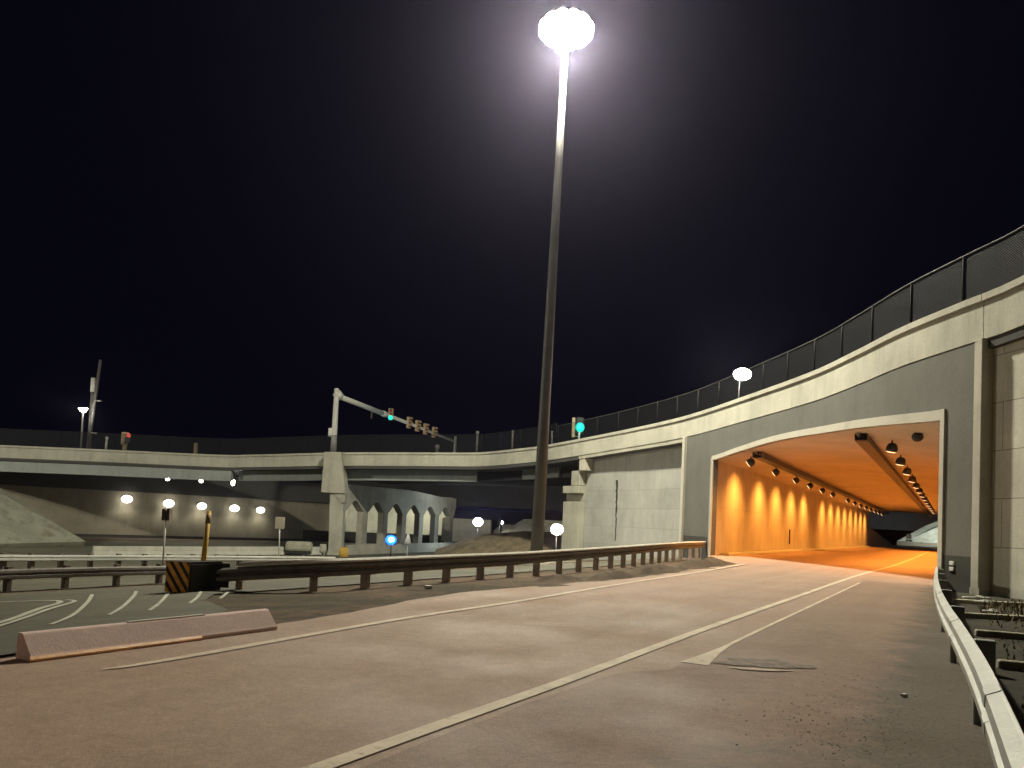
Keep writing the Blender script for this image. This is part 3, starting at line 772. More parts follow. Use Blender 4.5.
bentA, bentB = at(343, 520, 86), at(452, 520, 112)
bent = thing('arched_pier', (bentA + bentB) / 2 * 1, 'long concrete pier with a row of pointed arches beneath the overpass', 'pier')
bent.location.z = -3.1
dirb = (bentB - bentA); dirb.z = 0; LB = dirb.length; dirb.normalize(); nb = Vector((dirb.y, -dirb.x, 0))
def bz(s): return lerp_tab([(0, at(345, 484, 86).z), (LB * .5, at(410, 490.2, 99).z), (LB, at(454, 499, 112).z)], s)
ss = [LB * i / 90 for i in range(91)]; NA = 6; pitch = LB / NA; cw = 1.15
def barch(s):
    q = (s % pitch); x = abs(q - pitch / 2) / ((pitch - cw) / 2)
    if x >= 1: return 1.75
    return 1.75 + 1.2 * min(1, (1 - x) * 1.25)
m = MB(); pts = [bentA + dirb * s for s in ss]
m.curtain(pts, [barch(s) for s in ss], [bz(s) for s in ss], -.9); m.build('arcade_beam', 'bent', bent)
m = MB(); e = bentA + dirb * LB
P = [(0, bz(LB)), (1.15, bz(LB) + .1), (1.15, bz(LB) - 1.2), (.55, 1.75), (0, 1.75)]
f0 = [m.bm.verts.new(Vector((e.x, e.y, z)) + dirb * (a + .004)) for a, z in P]; f1 = [m.bm.verts.new(v.co - nb * .9) for v in f0]
m.bm.faces.new(f0); m.bm.faces.new(f1[::-1])
for i in range(5): m.bm.faces.new((f0[i], f0[(i + 1) % 5], f1[(i + 1) % 5], f1[i]))
m.build('end_corbel', 'bent', bent)
AB = Matrix((dirb, nb, Vector((0, 0, 1)))).transposed()
for k in range(NA + 1):
    c = bentA + dirb * (pitch * k) - nb * .45; c.z = (1.75 - 3.4) / 2
    m = MB(); m.box(c, (cw, .8, 5.15 - .006), ax=AB, bev=.06); m.build('arch_column', 'bent', bent)
m = MB(); m.sweep([bentA - dirb * 1 + nb * 1.0 + Vector((0, 0, -bentA.z - 3.2)), bentB + dirb * 3 + nb * 1.0 + Vector((0, 0, -bentB.z - 3.2))], [(0, 0), (.05, .5), (.2, 1.25), (.4, 1.25), (.55, .5), (.6, 0)]); m.build('base_barrier', 'concrete', bent)

# walls beyond
def far_wall(name, mat, a, b, z0, z1, th, label, cat='wall'):
    m = MB(); n_ = 14
    m.curtain([a.lerp(b, i / n_) for i in range(n_ + 1)], [z0] * (n_ + 1), [z1] * (n_ + 1), th); return tag(m.build(name, mat, base=a), label, cat)
far_wall('far_retaining_wall', 'farwall', at(300, 520, 124), at(452, 520, 132), -1.6, 5.0, -1, 'pale retaining wall seen through the pier arches')
far_wall('low_bank_wall', 'darkcon', at(300, 520, 118), at(470, 520, 128), -3.3, -1.4, 1.0, 'dark low wall at the foot of the far pale retaining wall')
# rubble bank with pale patches
def bank(name, mat, outline, d0, d1, label, cat):
    m = MB(); n_ = len(outline); f = [at(px, py, d0 + (d1 - d0) * i / (n_ - 1)) for i, (px, py) in enumerate(outline)]
    prev = None
    for p in f:
        foot = Vector((p.x * .93, p.y * .90, -3.2)); back = Vector((p.x * 1.1, p.y * 1.1, -3.2))
        q = [m.bm.verts.new(v) for v in (foot, foot.lerp(p, .55) + Vector((0, 0, random.uniform(-.2, .2))), p, back)]
        if prev:
            for j in range(3): fc = m.bm.faces.new((prev[j], prev[j + 1], q[j + 1], q[j])); fc.smooth = True
        prev = q
    return tag(m.build(name, mat, base=(f[0].x, f[0].y, -3.2)), label, cat)
bank('dirt_bank', 'bankdirt', [(436, 549), (450, 545), (464, 540), (478, 536), (488, 534), (500, 533), (512, 532), (525, 531), (540, 532), (556, 532), (575, 529), (590, 529)], 92, 82, 'brown dirt bank behind the guardrail under the overpass', 'dirt bank')
far_wall('far_barrier', 'farwall', at(444, 520, 124), at(492, 523, 122), -2.2, at(470, 519, 124).z, .8, 'pale low wall left of the bluish star bright lamp')
bank('rubble_pile', 'farwall', [(493, 531), (498, 527), (506, 524), (514, 525), (520, 521), (529, 519.5), (538, 521), (545, 526)], 116, 112, 'pale rubble pile between the two bright lamps under the overpass', 'rubble')
far_wall('low_wall', 'farwall', at(526, 522, 124), at(572, 524, 118), -2.2, at(545, 520, 121).z, .8, 'pale low wall just behind the foot of the tall mast')
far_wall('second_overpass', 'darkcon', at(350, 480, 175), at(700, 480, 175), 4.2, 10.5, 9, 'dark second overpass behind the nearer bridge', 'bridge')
# small post and lamp on the bank
p = at(502, 524, 104); t = thing('marker_post', at(502, 541, 100), 'thin dark post standing in the dirt bank under the bridge', 'post')
m = MB(); m.tube([at(500, 541, 100), at(501, 517, 100)], .1, 8); m.build('shaft', 'darkmetal', t)
m = MB(); m.ball(at(501, 516.6, 100), .14, 8); m.build('cap', 'darkmetal', t)
def post_lamp(name, px, py, d, r, mat, power, col, lab, wash=None):
    p = at(px, py, d); g = Vector((p.x, p.y, min(Hxy(p.x, p.y), p.z - .6)))
    t = thing(name, g, lab, 'lamp')
    m = MB(); m.tube([g + Vector((0, r * .6, 0)), p + Vector((0, r * .6, -r * .5))], [.07, .05], 8); m.build('post', 'darkmetal', t)
    m = MB(); m.box(p + Vector((0, r * .55, 0)), (r * 1.9, r * .9, r * 1.7), bev=r * .2); m.build('housing', 'darkmetal', t)
    m = MB(); m.ball(p, (r, r * .5, r * .9), 16); m.build('lens', mat, t)
    if power: light(name + '_light', 'POINT', p + Vector((0, -r * .9, 0)), power, col, t, r * .6)
    if wash: light(name + '_wash', 'SPOT', p + Vector((-.3, r * 1.4, .6)), wash[0], col, t, .3, wash[1], 84, .9)
    return t
post_lamp('floodlight', 478, 522, 104, .64, 'lampcool', 1000, (.85, .95, 1), 'bluish white floodlight at the right end of the arched pier')
post_lamp('floodlight', 557, 529.5, 60, .47, 'lamppink', 500, (1, .85, .72), 'pinkish white floodlight on a short stand beside the abutment')
post_lamp('small_lamp', 502, 522.6, 112, .2, 'lampwhite', 0, None, 'tiny white lamp above the pale rubble pile')
post_lamp('beacon', 391, 540, 82, .60, 'blue', 60, (.1, .4, 1), 'glowing blue beacon in front of the arched pier')
bc = [o for o in COL.objects if o.name == 'beacon'][0]; m = MB(); m.ball(at(391.3, 539.6, 81.5), (.26, .12, .22), 12); m.build('core', 'lampcool', bc)
p = at(408, 538, 84); t = thing('warning_cone', at(408, 543, 84), 'tiny white cone shaped marker right of the blue beacon', 'marker'); t.location.z = p.z - .7
m = MB(); m.lathe(p - Vector((0, 0, .62)), [(.42, 0), (.1, 1.05), (.04, 1.1)], 10); m.build('cone', 'white', t)
m = MB(); m.tube([p - Vector((0, 0, 2.4)), p - Vector((0, 0, .6))], .06, 8); m.build('stake', 'galv', t)

for i, (px, d) in enumerate(((352, 121), (385, 123), (420, 126), (441, 127))):  # added hidden lamps that brighten the wall seen through the arches
    p = at(px, 500, d); p.z = 4.7
    t = thing('wall_lamp', p, 'added white lamp on the far pale wall hidden behind the arcade beam', 'wall lamp', 'added lamps on the far pale wall')
    m = MB(); m.box(p, (.5, .4, .3), .2, bev=.05); m.build('housing', 'darkmetal', t)
    m = MB(); m.ball(p - Vector((0, .05, .17)), (.2, .16, .06), 12); m.build('lens', 'lampwhite', t)
    light('wall_lamp_light', 'SPOT', p - Vector((0, .1, .3)), 1100, (1, .95, .8), t, .2, p + Vector((.4, 1.8, -4)), 150, .8)

# ------------------------------------------------------------------ left freeway side
A0, A1 = at(60, 541, 96), at(345, 544, 122); dv = A1 - A0; A0 = A0 - dv * .25
ab2 = thing('underpass_wall', (A0 + A1) / 2, 'long dim concrete underpass wall with five bright lamps', 'wall'); ab2.location.z = -3.1
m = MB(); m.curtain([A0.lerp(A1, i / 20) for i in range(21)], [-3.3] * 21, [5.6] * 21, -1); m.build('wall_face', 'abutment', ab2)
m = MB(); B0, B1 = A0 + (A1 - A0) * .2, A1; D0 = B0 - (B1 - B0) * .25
m.sweep([Vector((D0.x, D0.y, 2.9)), Vector((B1.x, B1.y, 2.9))], [(.5, 0), (.5, 3), (.05, 3), (.05, 0)]); m.build('upper_shade_band', 'darkcon', ab2)  # dark band painted as shade over the upper wall
m = MB(); m.sweep([A0 + Vector((0, 0, -A0.z - 3.2)), A1 + Vector((0, 0, -A1.z - 3.2))], [(.5, 0), (.5, .45), (.02, .45), (.02, 0)]); m.build('foot_shade_strip', 'darkmetal', ab2)  # dark strip stands in for shade in the foot joint
nw = Vector((-dv.y, dv.x, 0)).normalized()
def wall_depth(px):
    lo, hi = 0.0, 1.25
    for _ in range(40):
        k = (lo + hi) / 2; q = A0 + (A1 - A0) * k
        if proj((q.x, q.y, 1.5))[0] < px: lo = k
        else: hi = k
    return A0 + (A1 - A0) * lo
for i, (px, py) in enumerate(((125, 499), (167, 503.3), (200, 506), (232.5, 508.2), (258.5, 510))):
    q = wall_depth(px); z = at(px, py, q.y).z; p = Vector((q.x, q.y, z)) - nw * .75
    t = thing('wall_lamp', p, ['bright white wall lamp nearest the pale slope, first of five', 'bright white wall lamp second from the pale slope above twin sign post', 'bright white wall lamp behind the yellow post, third of five', 'bright white wall lamp fourth from the pale slope', 'bright white wall lamp last of five towards the pier'][i], 'wall lamp', 'wall lamps in the underpass')
    m = MB(); m.box(p + nw * .45 + Vector((0, 0, .1)), (.9, .5, .6), -math.atan2(nw.x, nw.y), bev=.06); m.build('housing', 'darkmetal', t)
    m = MB(); k_ = (.98, 1.0, .9, .94, .86)[i]; m.ball(p, (.72 * k_, .4, .5 * k_), 16); m.build('lens', 'lampdim', t)
    light('wall_lamp_light', 'SPOT', p - Vector((0, 0, .7)) - nw * .7, 120, (1, .93, .76), t, .25, p + nw * 1.2 - Vector((0, 0, 6)), 150, .7)
for i, (px, py) in enumerate(((167.5, 478.5), (201, 480.6), (233, 482.6))):
    p = at(px, py, 92.5)
    t = thing('ceiling_lamp', p, ['small lamp under the left span, nearest the street lamp', 'small lamp under the left span, middle of three', 'small lamp under the left span, nearest the pier'][i], 'lamp', 'small lamps under the left span')
    m = MB(); m.box(p, (.32, .3, .62 if i == 2 else .45), bev=.08); m.build('lens', 'lampwhite' if i else 'lampwhite', t)
    m = MB(); m.tube([p + Vector((0, 0, .2)), p + Vector((0, 0, 1.3))], .05, 8); m.build('stem', 'darkmetal', t)
# slope paving
a, b, c_, d_ = at(86, 541.5, 78), at(-160, 548, 60), at(-160, 402, 74), at(-6, 484.5, 80)
slab('slope_paving', 'slope', b, a, d_, c_, .8, 'pale concrete slope paving at the left end of the underpass wall', 'slope paving')
# concrete barrier along the far side
a, b = at(-20, 545, 62), at(92, 547, 66); e = at(322, 549, 84)
t = thing('concrete_barrier', Vector((b.x, b.y, -3)), 'long white concrete barrier along the freeway under the lamps', 'barrier')
zt1, zt2 = at(92, 546, 66).z, at(322, 546.6, 84).z
jp = [(-.05, -.95), (.0, -.7), (.14, -.45), (.18, 0), (.4, 0), (.44, -.45), (.58, -.7), (.62, -.95)]
m = MB(); P0, P1 = Vector((b.x, b.y, zt1)), Vector((e.x, e.y, zt2)); 
m.sweep([P0.lerp(P1, i / 10) for i in range(11)], jp); m.build('barrier_body', 'barrier', t)
# pale end unit of the barrier
p = at(299, 546.5, 80); t = thing('barrier_end', p - Vector((0, 0, .6)), 'pale rounded box at the end of the white barrier beside the pier', 'barrier end')
m = MB(); m.box(p, (2.7, 1.1, 1.05), .15, bev=.3); m.build('cushion_body', 'farwall', t)
m = MB(); m.box(p - Vector((0, 0, .62)), (2.5, 1.0, .25), .15); m.build('foot_rail', 'darkmetal', t)
p = at(323, 548.5, 80); t = thing('white_drum', p - Vector((0, 0, .5)), 'small grey drum standing left of the pale pier', 'drum')
m = MB(); m.lathe(p - Vector((0, 0, .45)), [(.36, 0), (.38, .3), (.36, .32), (.37, .6), (.33, .62), (.33, .9)], 12); m.build('drum_body', 'farwall', t)
m = MB(); m.tube([p - Vector((0, 0, 2.0)), p - Vector((0, 0, .4))], .1, 8); m.build('drum_stand', 'darkmetal', t)
p = at(344, 553, 80); t = thing('sand_barrel', p - Vector((0, 0, .5)), 'small yellow barrel at the foot of the pale pier', 'barrel')
m = MB(); m.lathe(p - Vector((0, 0, .45)), [(.42, 0), (.5, .1), (.5, .8), (.42, .95)], 14); m.build('barrel_body', 'yellow', t)
m = MB(); m.lathe(p + Vector((0, 0, .5)), [(.44, 0), (.44, .06), (.1, .1)], 14); m.build('lid', 'yellow', t)

# W-beam guardrails
WPROF = [(0, -.31), (-.015, -.30), (-.08, -.27), (-.085, -.20), (-.02, -.165), (-.02, -.145), (-.085, -.11), (-.08, -.04), (-.015, -.01), (0, 0), (.004, 0), (-.01, -.018), (-.075, -.045), (-.078, -.107), (-.014, -.14), (-.014, -.17), (-.078, -.203), (-.075, -.265), (-.01, -.292), (.004, -.31)]
def guardrail(name, path, side, mat, pmat, step, lab, grp, ground=None, phase=.6, postsize=(.15, .2), end=None, proud=.06, off=.27):
    """path = top edge of the beam; side +1: traffic face to the left of travel"""
    prof = [(a * side, b) for a, b in WPROF]
    t = thing(name, path[len(path) // 2] - Vector((0, 0, .7)), lab, 'guardrail', grp)
    m = MB(); m.sweep(path, prof, smooth=False); m.build('beam', mat, t)
    s = phase; acc = 0
    for a, b in zip(path, path[1:]):
        l = (b - a).length
        while s < acc + l:
            p = a.lerp(b, (s - acc) / l); d = (b - a).normalized(); rt = Vector((d.y, -d.x, 0)); rz = math.atan2(d.y, d.x)
            zg = (ground(p) if ground else Hxy(p.x, p.y)) - .15; zt = p.z + proud
            c = p + rt * side * off; c.z = (zg + zt) / 2
            m = MB(); m.box(c, (postsize[0], postsize[1], zt - zg), rz, bev=.012); po = m.build('post', pmat, t)
            c2 = p + rt * side * .09; c2.z = p.z - .16
            m = MB(); m.box(c2, (.13, .16, .33), rz, bev=.01); m.build('spacer', pmat, po)
            s += step
        acc += l
    if end:
        a, b = path[-2], path[-1]; d = (b - a).normalized()
        m = MB(); m.tube([b + d * .02 + Vector((0, 0, -.31)), b + d * .02], .09, 10); m.build('end_shoe', mat, t)
    return t
# right rail
pr = [(.42, -4), (.36, 0), (.26, 5.5), (.13, 8.8), (-.03, 12), (-.18, 16), (-.32, 22), (-.42, 30)]
path = catmull([UW(u, w, .75) for u, w in pr], 10)
rr = guardrail('guardrail', path, 1, 'galv', 'galv', 3.81, 'bright galvanized guardrail running along the right road edge to the portal', None, proud=-.22, postsize=(.05, .08), off=.05)
for s_ in range(6, len(path) - 4, 14):
    q = [path[s_ - 1].lerp(path[s_], .75), path[s_], path[s_].lerp(path[s_ + 1], .25)]
    q = [x + Vector((0, 0, .003)) for x in q]
    m = MB(); m.sweep(q, [(a - .006, b * 1.015) for a, b in WPROF[:10]] + [(a - .003, b * 1.015) for a, b in WPROF[10:]]); m.build('splice_plate', 'galv', rr)
for s_ in range(3, len(path) - 4, 9):
    p = path[s_]; d = (path[s_ + 1] - p).normalized(); rt = Vector((d.y, -d.x, 0))
    m = MB(); m.ball(p - rt * .028 + Vector((0, 0, -.155)), .022, 8); m.build('bolt', 'darkmetal', rr)
# left rail from crash cushion to portal
lp = [(713, 542.4, .78), (697, 543.0, .77), (682, 543.6, .74), (630, 547.4, .66), (578, 551, .58), (520, 554.8, .5), (440, 558.3, .46), (371, 561.4, .44), (323, 563.2, .42), (260, 565.8, .31), (212, 568.6, .20)]
path = catmull([G(*q) for q in lp], 8)
lr_mat = 'oldrail'
lr = guardrail('guardrail', path, 1, lr_mat, 'postpale', 1.75, 'brown weathered guardrail from the striped cushion to the tunnel mouth', None, phase=.4, proud=.02)
m_end = path[0]
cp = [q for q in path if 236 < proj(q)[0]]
m = MB(); m.sweep(cp, [(.0, .004), (-.03, .004), (-.06, .05), (-.02, .095), (.03, .095), (.03, .004)]); m.build('top_highlight', 'cap', lr)  # pale strip painted as light caught on the rail's top edge
# crash cushion with striped marker
u_, w_ = gph(176, 592.0); p = UW(u_, w_, H(u_, w_)); uC, wC = toUW(p); 
cc = thing('crash_cushion', UW(uC - .1, wC + .6, H(uC, wC)), 'black crash cushion with orange striped marker at the guardrail nose', 'crash cushion')
z0 = p.z
a, b = UW(uC + .05, wC + .1), UW(uC - .25, wC + 3.4)
top0, top1 = .60, .60
pl, pr_ = G(164.5, 591.5, z0 + .02), G(187.5, 592.5, z0 + .02); wv = pr_ - pl; wdt = wv.length; wv.normalize(); nv = Vector((-wv.y, wv.x, 0))
q0 = G(187, 592.5, z0 + .02); far = path[-1] + T2 * .3 + Vector((0, 0, -path[-1].z + z0))
m = MB(); hgt = 29.5 * p.y / F
P = [pl + nv * .05, pr_ + nv * .05, far + wv * .06, far - wv * .34]
m.hull([v + Vector((0, 0, z)) for z in (0.0, hgt) for v in P]); bmesh.ops.bevel(m.bm, geom=list(m.bm.edges), offset=.05, segments=2, affect='EDGES'); m.build('cushion_body', 'rubber', cc)
m = MB(); m.hull([v + Vector((0, 0, z)) for z in (.06, hgt - .04) for v in (pr_ + nv * .6 + wv * .08, pr_ + nv * .6 + wv * .2, far + wv * .18 - nv * .1, far + wv * .14 - nv * .1)]); m.build('side_panel', 'rubber', cc)
m = MB(); quad = [pl, pr_, pr_ + Vector((0, 0, hgt)), pl + Vector((0, 0, hgt))]
m.face(quad, ((0, 0), (.75, 0), (.75, 1), (0, 1)))
bq = [v + nv * .03 for v in quad]
vs = [m.bm.verts.new(v) for v in bq]; m.bm.faces.new(vs[::-1]); bmesh.ops.remove_doubles(m.bm, verts=m.bm.verts, dist=1e-5)
m.build('striped_marker', 'stripes', cc, fix=False)
# two rails further left
def frail(pts, mat, pmat, step, lab, phase, ps=(.16, .2)):
    path = catmull([at(*q) for q in pts], 6)
    guardrail('guardrail', path, -1, mat, pmat, step, lab, None, phase=phase, postsize=ps)
frail([(-60, 571.5, 21.5), (0, 569.5, 23), (60, 567.8, 24.6), (120, 566.5, 26.3), (166, 566, 28)], 'oldrail', 'post', 1.75, 'dark guardrail in front of another rail at the far left roadside', .3)
frail([(-60, 553.5, 34), (0, 554.6, 37), (60, 555.0, 40), (130, 555.2, 43), (200, 555.6, 46.5), (270, 556.2, 50), (335, 556.8, 53.5)], 'galv', 'post', 1.5, 'pale guardrail with dark posts along the freeway edge', .5, (.22, .25))

# pale ditch strips and weeds right of the right rail
for i, (x0, y0, x1, y1, lab) in enumerate(((943, 591, 972, 589.5, 'pale concrete strip closest to the portal foot behind the guardrail'), (951, 602.5, 988, 604.5, 'pale concrete strip beside the white scraps behind the guardrail'), (962, 617, 1000, 619, 'pale concrete strip between the weeds and white scraps'), (975, 635, 1034, 640, 'long pale concrete strip amid the dry weeds'), (997, 667, 1040, 671, 'pale concrete strip nearest the camera behind the guardrail'))):
    a, b = G(x0, y0), G(x1, y1); d = (b - a).normalized(); a = a; b = b + d * 1.2
    m = MB(); c = (a + b) / 2; m.box((c.x, c.y, .03), ((b - a).length, .14, .14), math.atan2(d.y, d.x), bev=.03)
    tag(m.build('ditch_strip', 'strip', base=(c.x, c.y, 0)), lab, 'concrete strip', 'strips in the ditch')
m = MB()
for i in range(11000):
    u = random.uniform(.6, 9); w = random.uniform(2, 27)
    p = UW(u, w, -.05)
    if random.random() > (.25 + .75 * math.sin(u * 1.7 + 1.1 * math.sin(w)) ** 2): continue
    h = random.uniform(.03, .13) * (2.6 if math.hypot(p.x - 12.6, p.y - 17.5) < 2.6 else 1); a = random.uniform(0, 6.3); l = random.uniform(.2, .8) * h
    d = Vector((math.cos(a), math.sin(a), 0)); s = Vector((-d.y, d.x, 0)) * .018
    q = p + d * l * .4 + Vector((0, 0, h * .6)); e = p + d * l + Vector((0, 0, h))
    v = [m.bm.verts.new(x) for x in (p - s, p + s, q + s * .7, q - s * .7, e)]
    m.bm.faces.new(v[:4]); m.bm.faces.new((v[3], v[2], v[4]))
tag(m.build('dry_weeds', 'weed', fix=False), label='dry brown weeds behind the right guardrail', cat='weeds', kind='stuff')
for (px, py, l, rz, lab) in ((976, 601.5, .75, .1, 'longer white plastic scrap lying below the pale rib'), (990, 616, .3, -.4, 'small white plastic scrap lying among the dry weeds'), (983, 606, .4, -.5, 'short white plastic scrap beside the longer scrap')):
    g = G(px, py); m = MB(); m.box((g.x, g.y, .1), (l, .14, .05), rz, bev=.02); m.box((g.x + .1, g.y + .05, .13), (l * .5, .1, .05), rz + .6, bev=.02)
    tag(m.build('plastic_scrap', 'white', base=(g.x, g.y, 0)), lab, 'litter', 'white scraps in the ditch')
for (px, py, s, lab) in ((904, 698, .045, 'tiny white paper scrap on the dark right shoulder'), (428, 588, .12, 'small white litter piece on dirt before the brown guardrail')):
    z = H(*gph(px, py)); g = G(px, py, z); m = MB(); m.box((g.x, g.y, z + .03), (s * 1.4, s, s * .6), .5, bev=s * .12); tag(m.build('litter', 'white', base=(g.x, g.y, z)), lab, 'litter', 'scattered litter')

# gritty debris on the right shoulder
m = MB()
for i in range(420):
    px, py = random.gauss(850, 55), random.gauss(722, 22)
    if py < 672 or px > 985: continue
    g = G(px, py); r = random.uniform(.002, .007)
    m.ball((g.x, g.y, .012 + r * .4), (r * random.uniform(.7, 1.6), r, r * .7), 5)
tag(m.build('road_grit', 'rock'), label='grit scattered on the dark right shoulder', cat='grit', kind='stuff')

# signs and posts at left
p = at(166.8, 513, 41); g = Vector((at(164, 550, 41).x, 41, 0)); g.z = Hxy(g.x, g.y)
t = thing('sign_post', g, 'thin grey post carrying two narrow dark signs seen edge on', 'sign')
m = MB(); m.tube([g, at(166.5, 507, 41)], .05, 8); m.build('post', 'galv', t)
for px in (165.0, 169.6):
    c = at(px, 514.5, 40.8); m = MB(); m.box(c, (.16, .5, .62), .1, bev=.01); m.build('sign_panel', 'post', t)
g = at(203.5, 560, 28); g.z = Hxy(g.x, g.y); tp = at(209, 512, 28)
t = thing('yellow_post', g, 'leaning yellow post behind the black crash cushion', 'post')
dd = (tp - at(204, 556, 28)).normalized(); bt = tp - dd * ((tp.z - g.z) / dd.z)
m = MB(); m.tube([bt, tp], [.10, .085], 12); m.build('shaft', 'yellow', t)
m = MB(); m.tube([tp - dd * .42, tp - dd * .1], .092, 12); m.build('reflective_band', surf('dull_band', (.20, .13, .05), .6, .2), t)
m = MB(); m.ball(tp, (.085, .085, .05), 10); m.build('cap', 'yellow', t)
g = at(279.5, 552, 62); g.z = Hxy(g.x, g.y); c = at(280, 523, 62)
t = thing('sign_post', g, 'dim pale sign board on a thin post left of the pier', 'sign')
m = MB(); m.tube([g, at(280, 517, 62.1)], .05, 8); m.build('post', 'galv', t)
m = MB(); m.box(c, (.75, .05, .95), .2, bev=.015); m.build('sign_panel', surf('dull_sign_back', (.30, .27, .21), .7, .2), t)

# ------------------------------------------------------------------ things on the overpass
def deckz(p): return p.z - PH
def stand(px, d): q = at(px, 450, d); return q
# gantry over the road on the bridge
gl = at(333.3, 452, 87); gl.z = C(sPier).z - 1.2; gt = at(336.8, 389.5, 87)
gr = at(454.5, 452, 112); gr.z = 7.2; grt = at(455.5, 436.5, 112)
t = thing('signal_gantry', gl, 'pale grey pole with long mast arm above the pier carrying signals', 'signal gantry')
m = MB(); m.tube([gl, gt], [.36, .27], 14); m.build('pole', 'poleG', t)
m = MB(); m.ball(gt, (.3, .3, .16), 10); m.build('pole_cap', 'poleG', t)
m = MB(); a0, a1 = at(337.0, 395.6, 87), at(454.5, 441.2, 112); am = a0.lerp(a1, .34)
m.tube([a0, am], [.30, .30], 14); m.build('mast_arm', 'poleG', t)
m = MB(); m.tube([am, a1], [.23, .17], 14); m.build('mast_arm', 'poleG', t)
m = MB(); m.tube([am - (a1 - a0).normalized() * .3, am + (a1 - a0).normalized() * .5], .37, 14); m.build('arm_joint', 'poleG', t)
m = MB(); m.tube([at(336.6, 393, 87), at(340.4, 397.6, 87.5)], .5, 12); m.build('arm_flange', 'poleG', t)
m = MB(); m.tube([gr, grt], [.2, .17], 12); m.build('end_post', 'poleG', t)
m = MB(); m.box(at(330.6, 432.5, 87), (.5, .5, 1.0), .2, bev=.08); m.build('control_box', 'poleG', t)
m = MB(); m.box(at(371.5, 415.5, 95.5), (.14, .3, .75), .2, bev=.03); m.build('hanging_tag', 'tan', t)
def on_arm(px):
    lo, hi = 0, 1
    for _ in range(40):
        k = (lo + hi) / 2; q = a0.lerp(a1, k)
        if proj(q)[0] < px: lo = k
        else: hi = k
    return a0.lerp(a1, lo)
def signal(px, dy, lab, lit, rz):
    p = on_arm(px); p = p + Vector((0, -.25, dy))
    t = thing('traffic_signal', p, lab, 'traffic signal', 'traffic signals on the mast arm')
    A = Matrix.Rotation(rz, 3, 'Z')
    m = MB(); m.box(p, (.62, .38, 1.5), ax=A, bev=.08); m.build('housing', 'tan', t)
    for k in (1, 0, -1):
        c = p + A @ Vector((0, -.22, .46 * k))
        m = MB(); m.lathe(c, [(.20, 0), (.18, .03), (.08, .05)], 12, A @ Vector((0, -1, 0))); L_ = m.build('lens', lit if (k == -1 and lit) else 'redlens', t)
        m = MB(); ring = []
        for j in range(9):
            a_ = math.pi * (j / 8); e = Vector((math.cos(a_) * .235, 0, math.sin(a_) * .235))
            ring.append((c + A @ e, c + A @ (e + Vector((0, -.3, 0)))))
        for (x0, x1), (y0, y1) in zip(ring, ring[1:]): m.face((x0, y0, y1, x1))
        o = m.build('visor', 'tan', L_, fix=False)
    if lit:
        m = MB(); m.ball(p + A @ Vector((0, -.3, -.46)), .30, 12); m.build('lit_lens', lit, t)
signal(391, .25, 'signal head with lit green lens nearest the mast arm joint', 'green', .1)
for i, (px, lab) in enumerate(((409, 'tan signal head next after the lit green one'), (417.5, 'tan signal head with unlit red lens, second past the green one'), (425.5, 'tan signal head with unlit red lens, third past the green one'), (434, 'smallest tan signal head towards the thin end of the arm'))):
    signal(px, .1, lab, None, 1.05)

def small_post(px, y0, y1, d, r, mat, lab, name='parapet_post', tilt=0, cap=True):
    b = at(px, y0, d); e = at(px + tilt, y1, d); b = b - Vector((0, 0, .8))
    t = thing(name, b, lab, 'post', 'posts on the overpass' if name == 'parapet_post' else None)
    m = MB(); m.tube([b, e], [r * 1.1, r], 10); m.build('shaft', mat, t)
    if cap: m = MB(); m.box(e, (r * 2.6, r * 2.4, r * 2.4), .3, bev=r * .5); m.build('cap', mat, t)
small_post(105.5, 451, 438, 93, .12, 'poleG', 'thin grey post between the leaning poles and the red signal', tilt=1.5)
small_post(437, 452, 447, 84, .2, 'poleM', 'stubby pale post under the thin end of the mast arm')
small_post(476.8, 453, 432.5, 82, .13, 'poleM', 'thin grey post right of the mast arm end', tilt=.6)
small_post(512, 451, 431.5, 78, .11, 'poleM', 'thin grey post left of the tall lamp mast', tilt=.8)
small_post(552, 445, 432.5, 73, .09, 'poleM', 'short grey post just right of the tall lamp mast')
# red pedestrian signal
p = at(124.5, 452, 92); t = thing('pedestrian_signal', p - Vector((0, 0, .8)), 'small tan signal with glowing red lens on the left parapet', 'traffic signal')
m = MB(); m.tube([p - Vector((0, 0, .8)), at(125, 443, 92)], .26, 10); m.build('post', 'tan', t)
m = MB(); m.box(at(124.8, 438.5, 92), (.75, .7, 1.5), .6, bev=.08); m.build('housing', 'tan', t)
m = MB(); m.ball(at(128.6, 435.6, 91.6), (.27, .15, .3), 12); m.build('lens', 'redlit', t)
m = MB(); m.box(at(127.5, 440, 91.6), (.5, .3, .7), .6, bev=.05); m.build('dark_lens_box', 'darkmetal', t)
p = at(195.5, 456, 92); t = thing('marker_bollard', p - Vector((0, 0, .8)), 'short tan bollard on the left parapet before the pier', 'bollard')
m = MB(); m.tube([p - Vector((0, 0, .8)), at(195.8, 445, 92)], [.30, .26], 12); m.build('shaft', 'tan', t)
m = MB(); m.ball(at(195.8, 444.4, 92), (.26, .26, .2), 10); m.build('cap', 'tan', t)
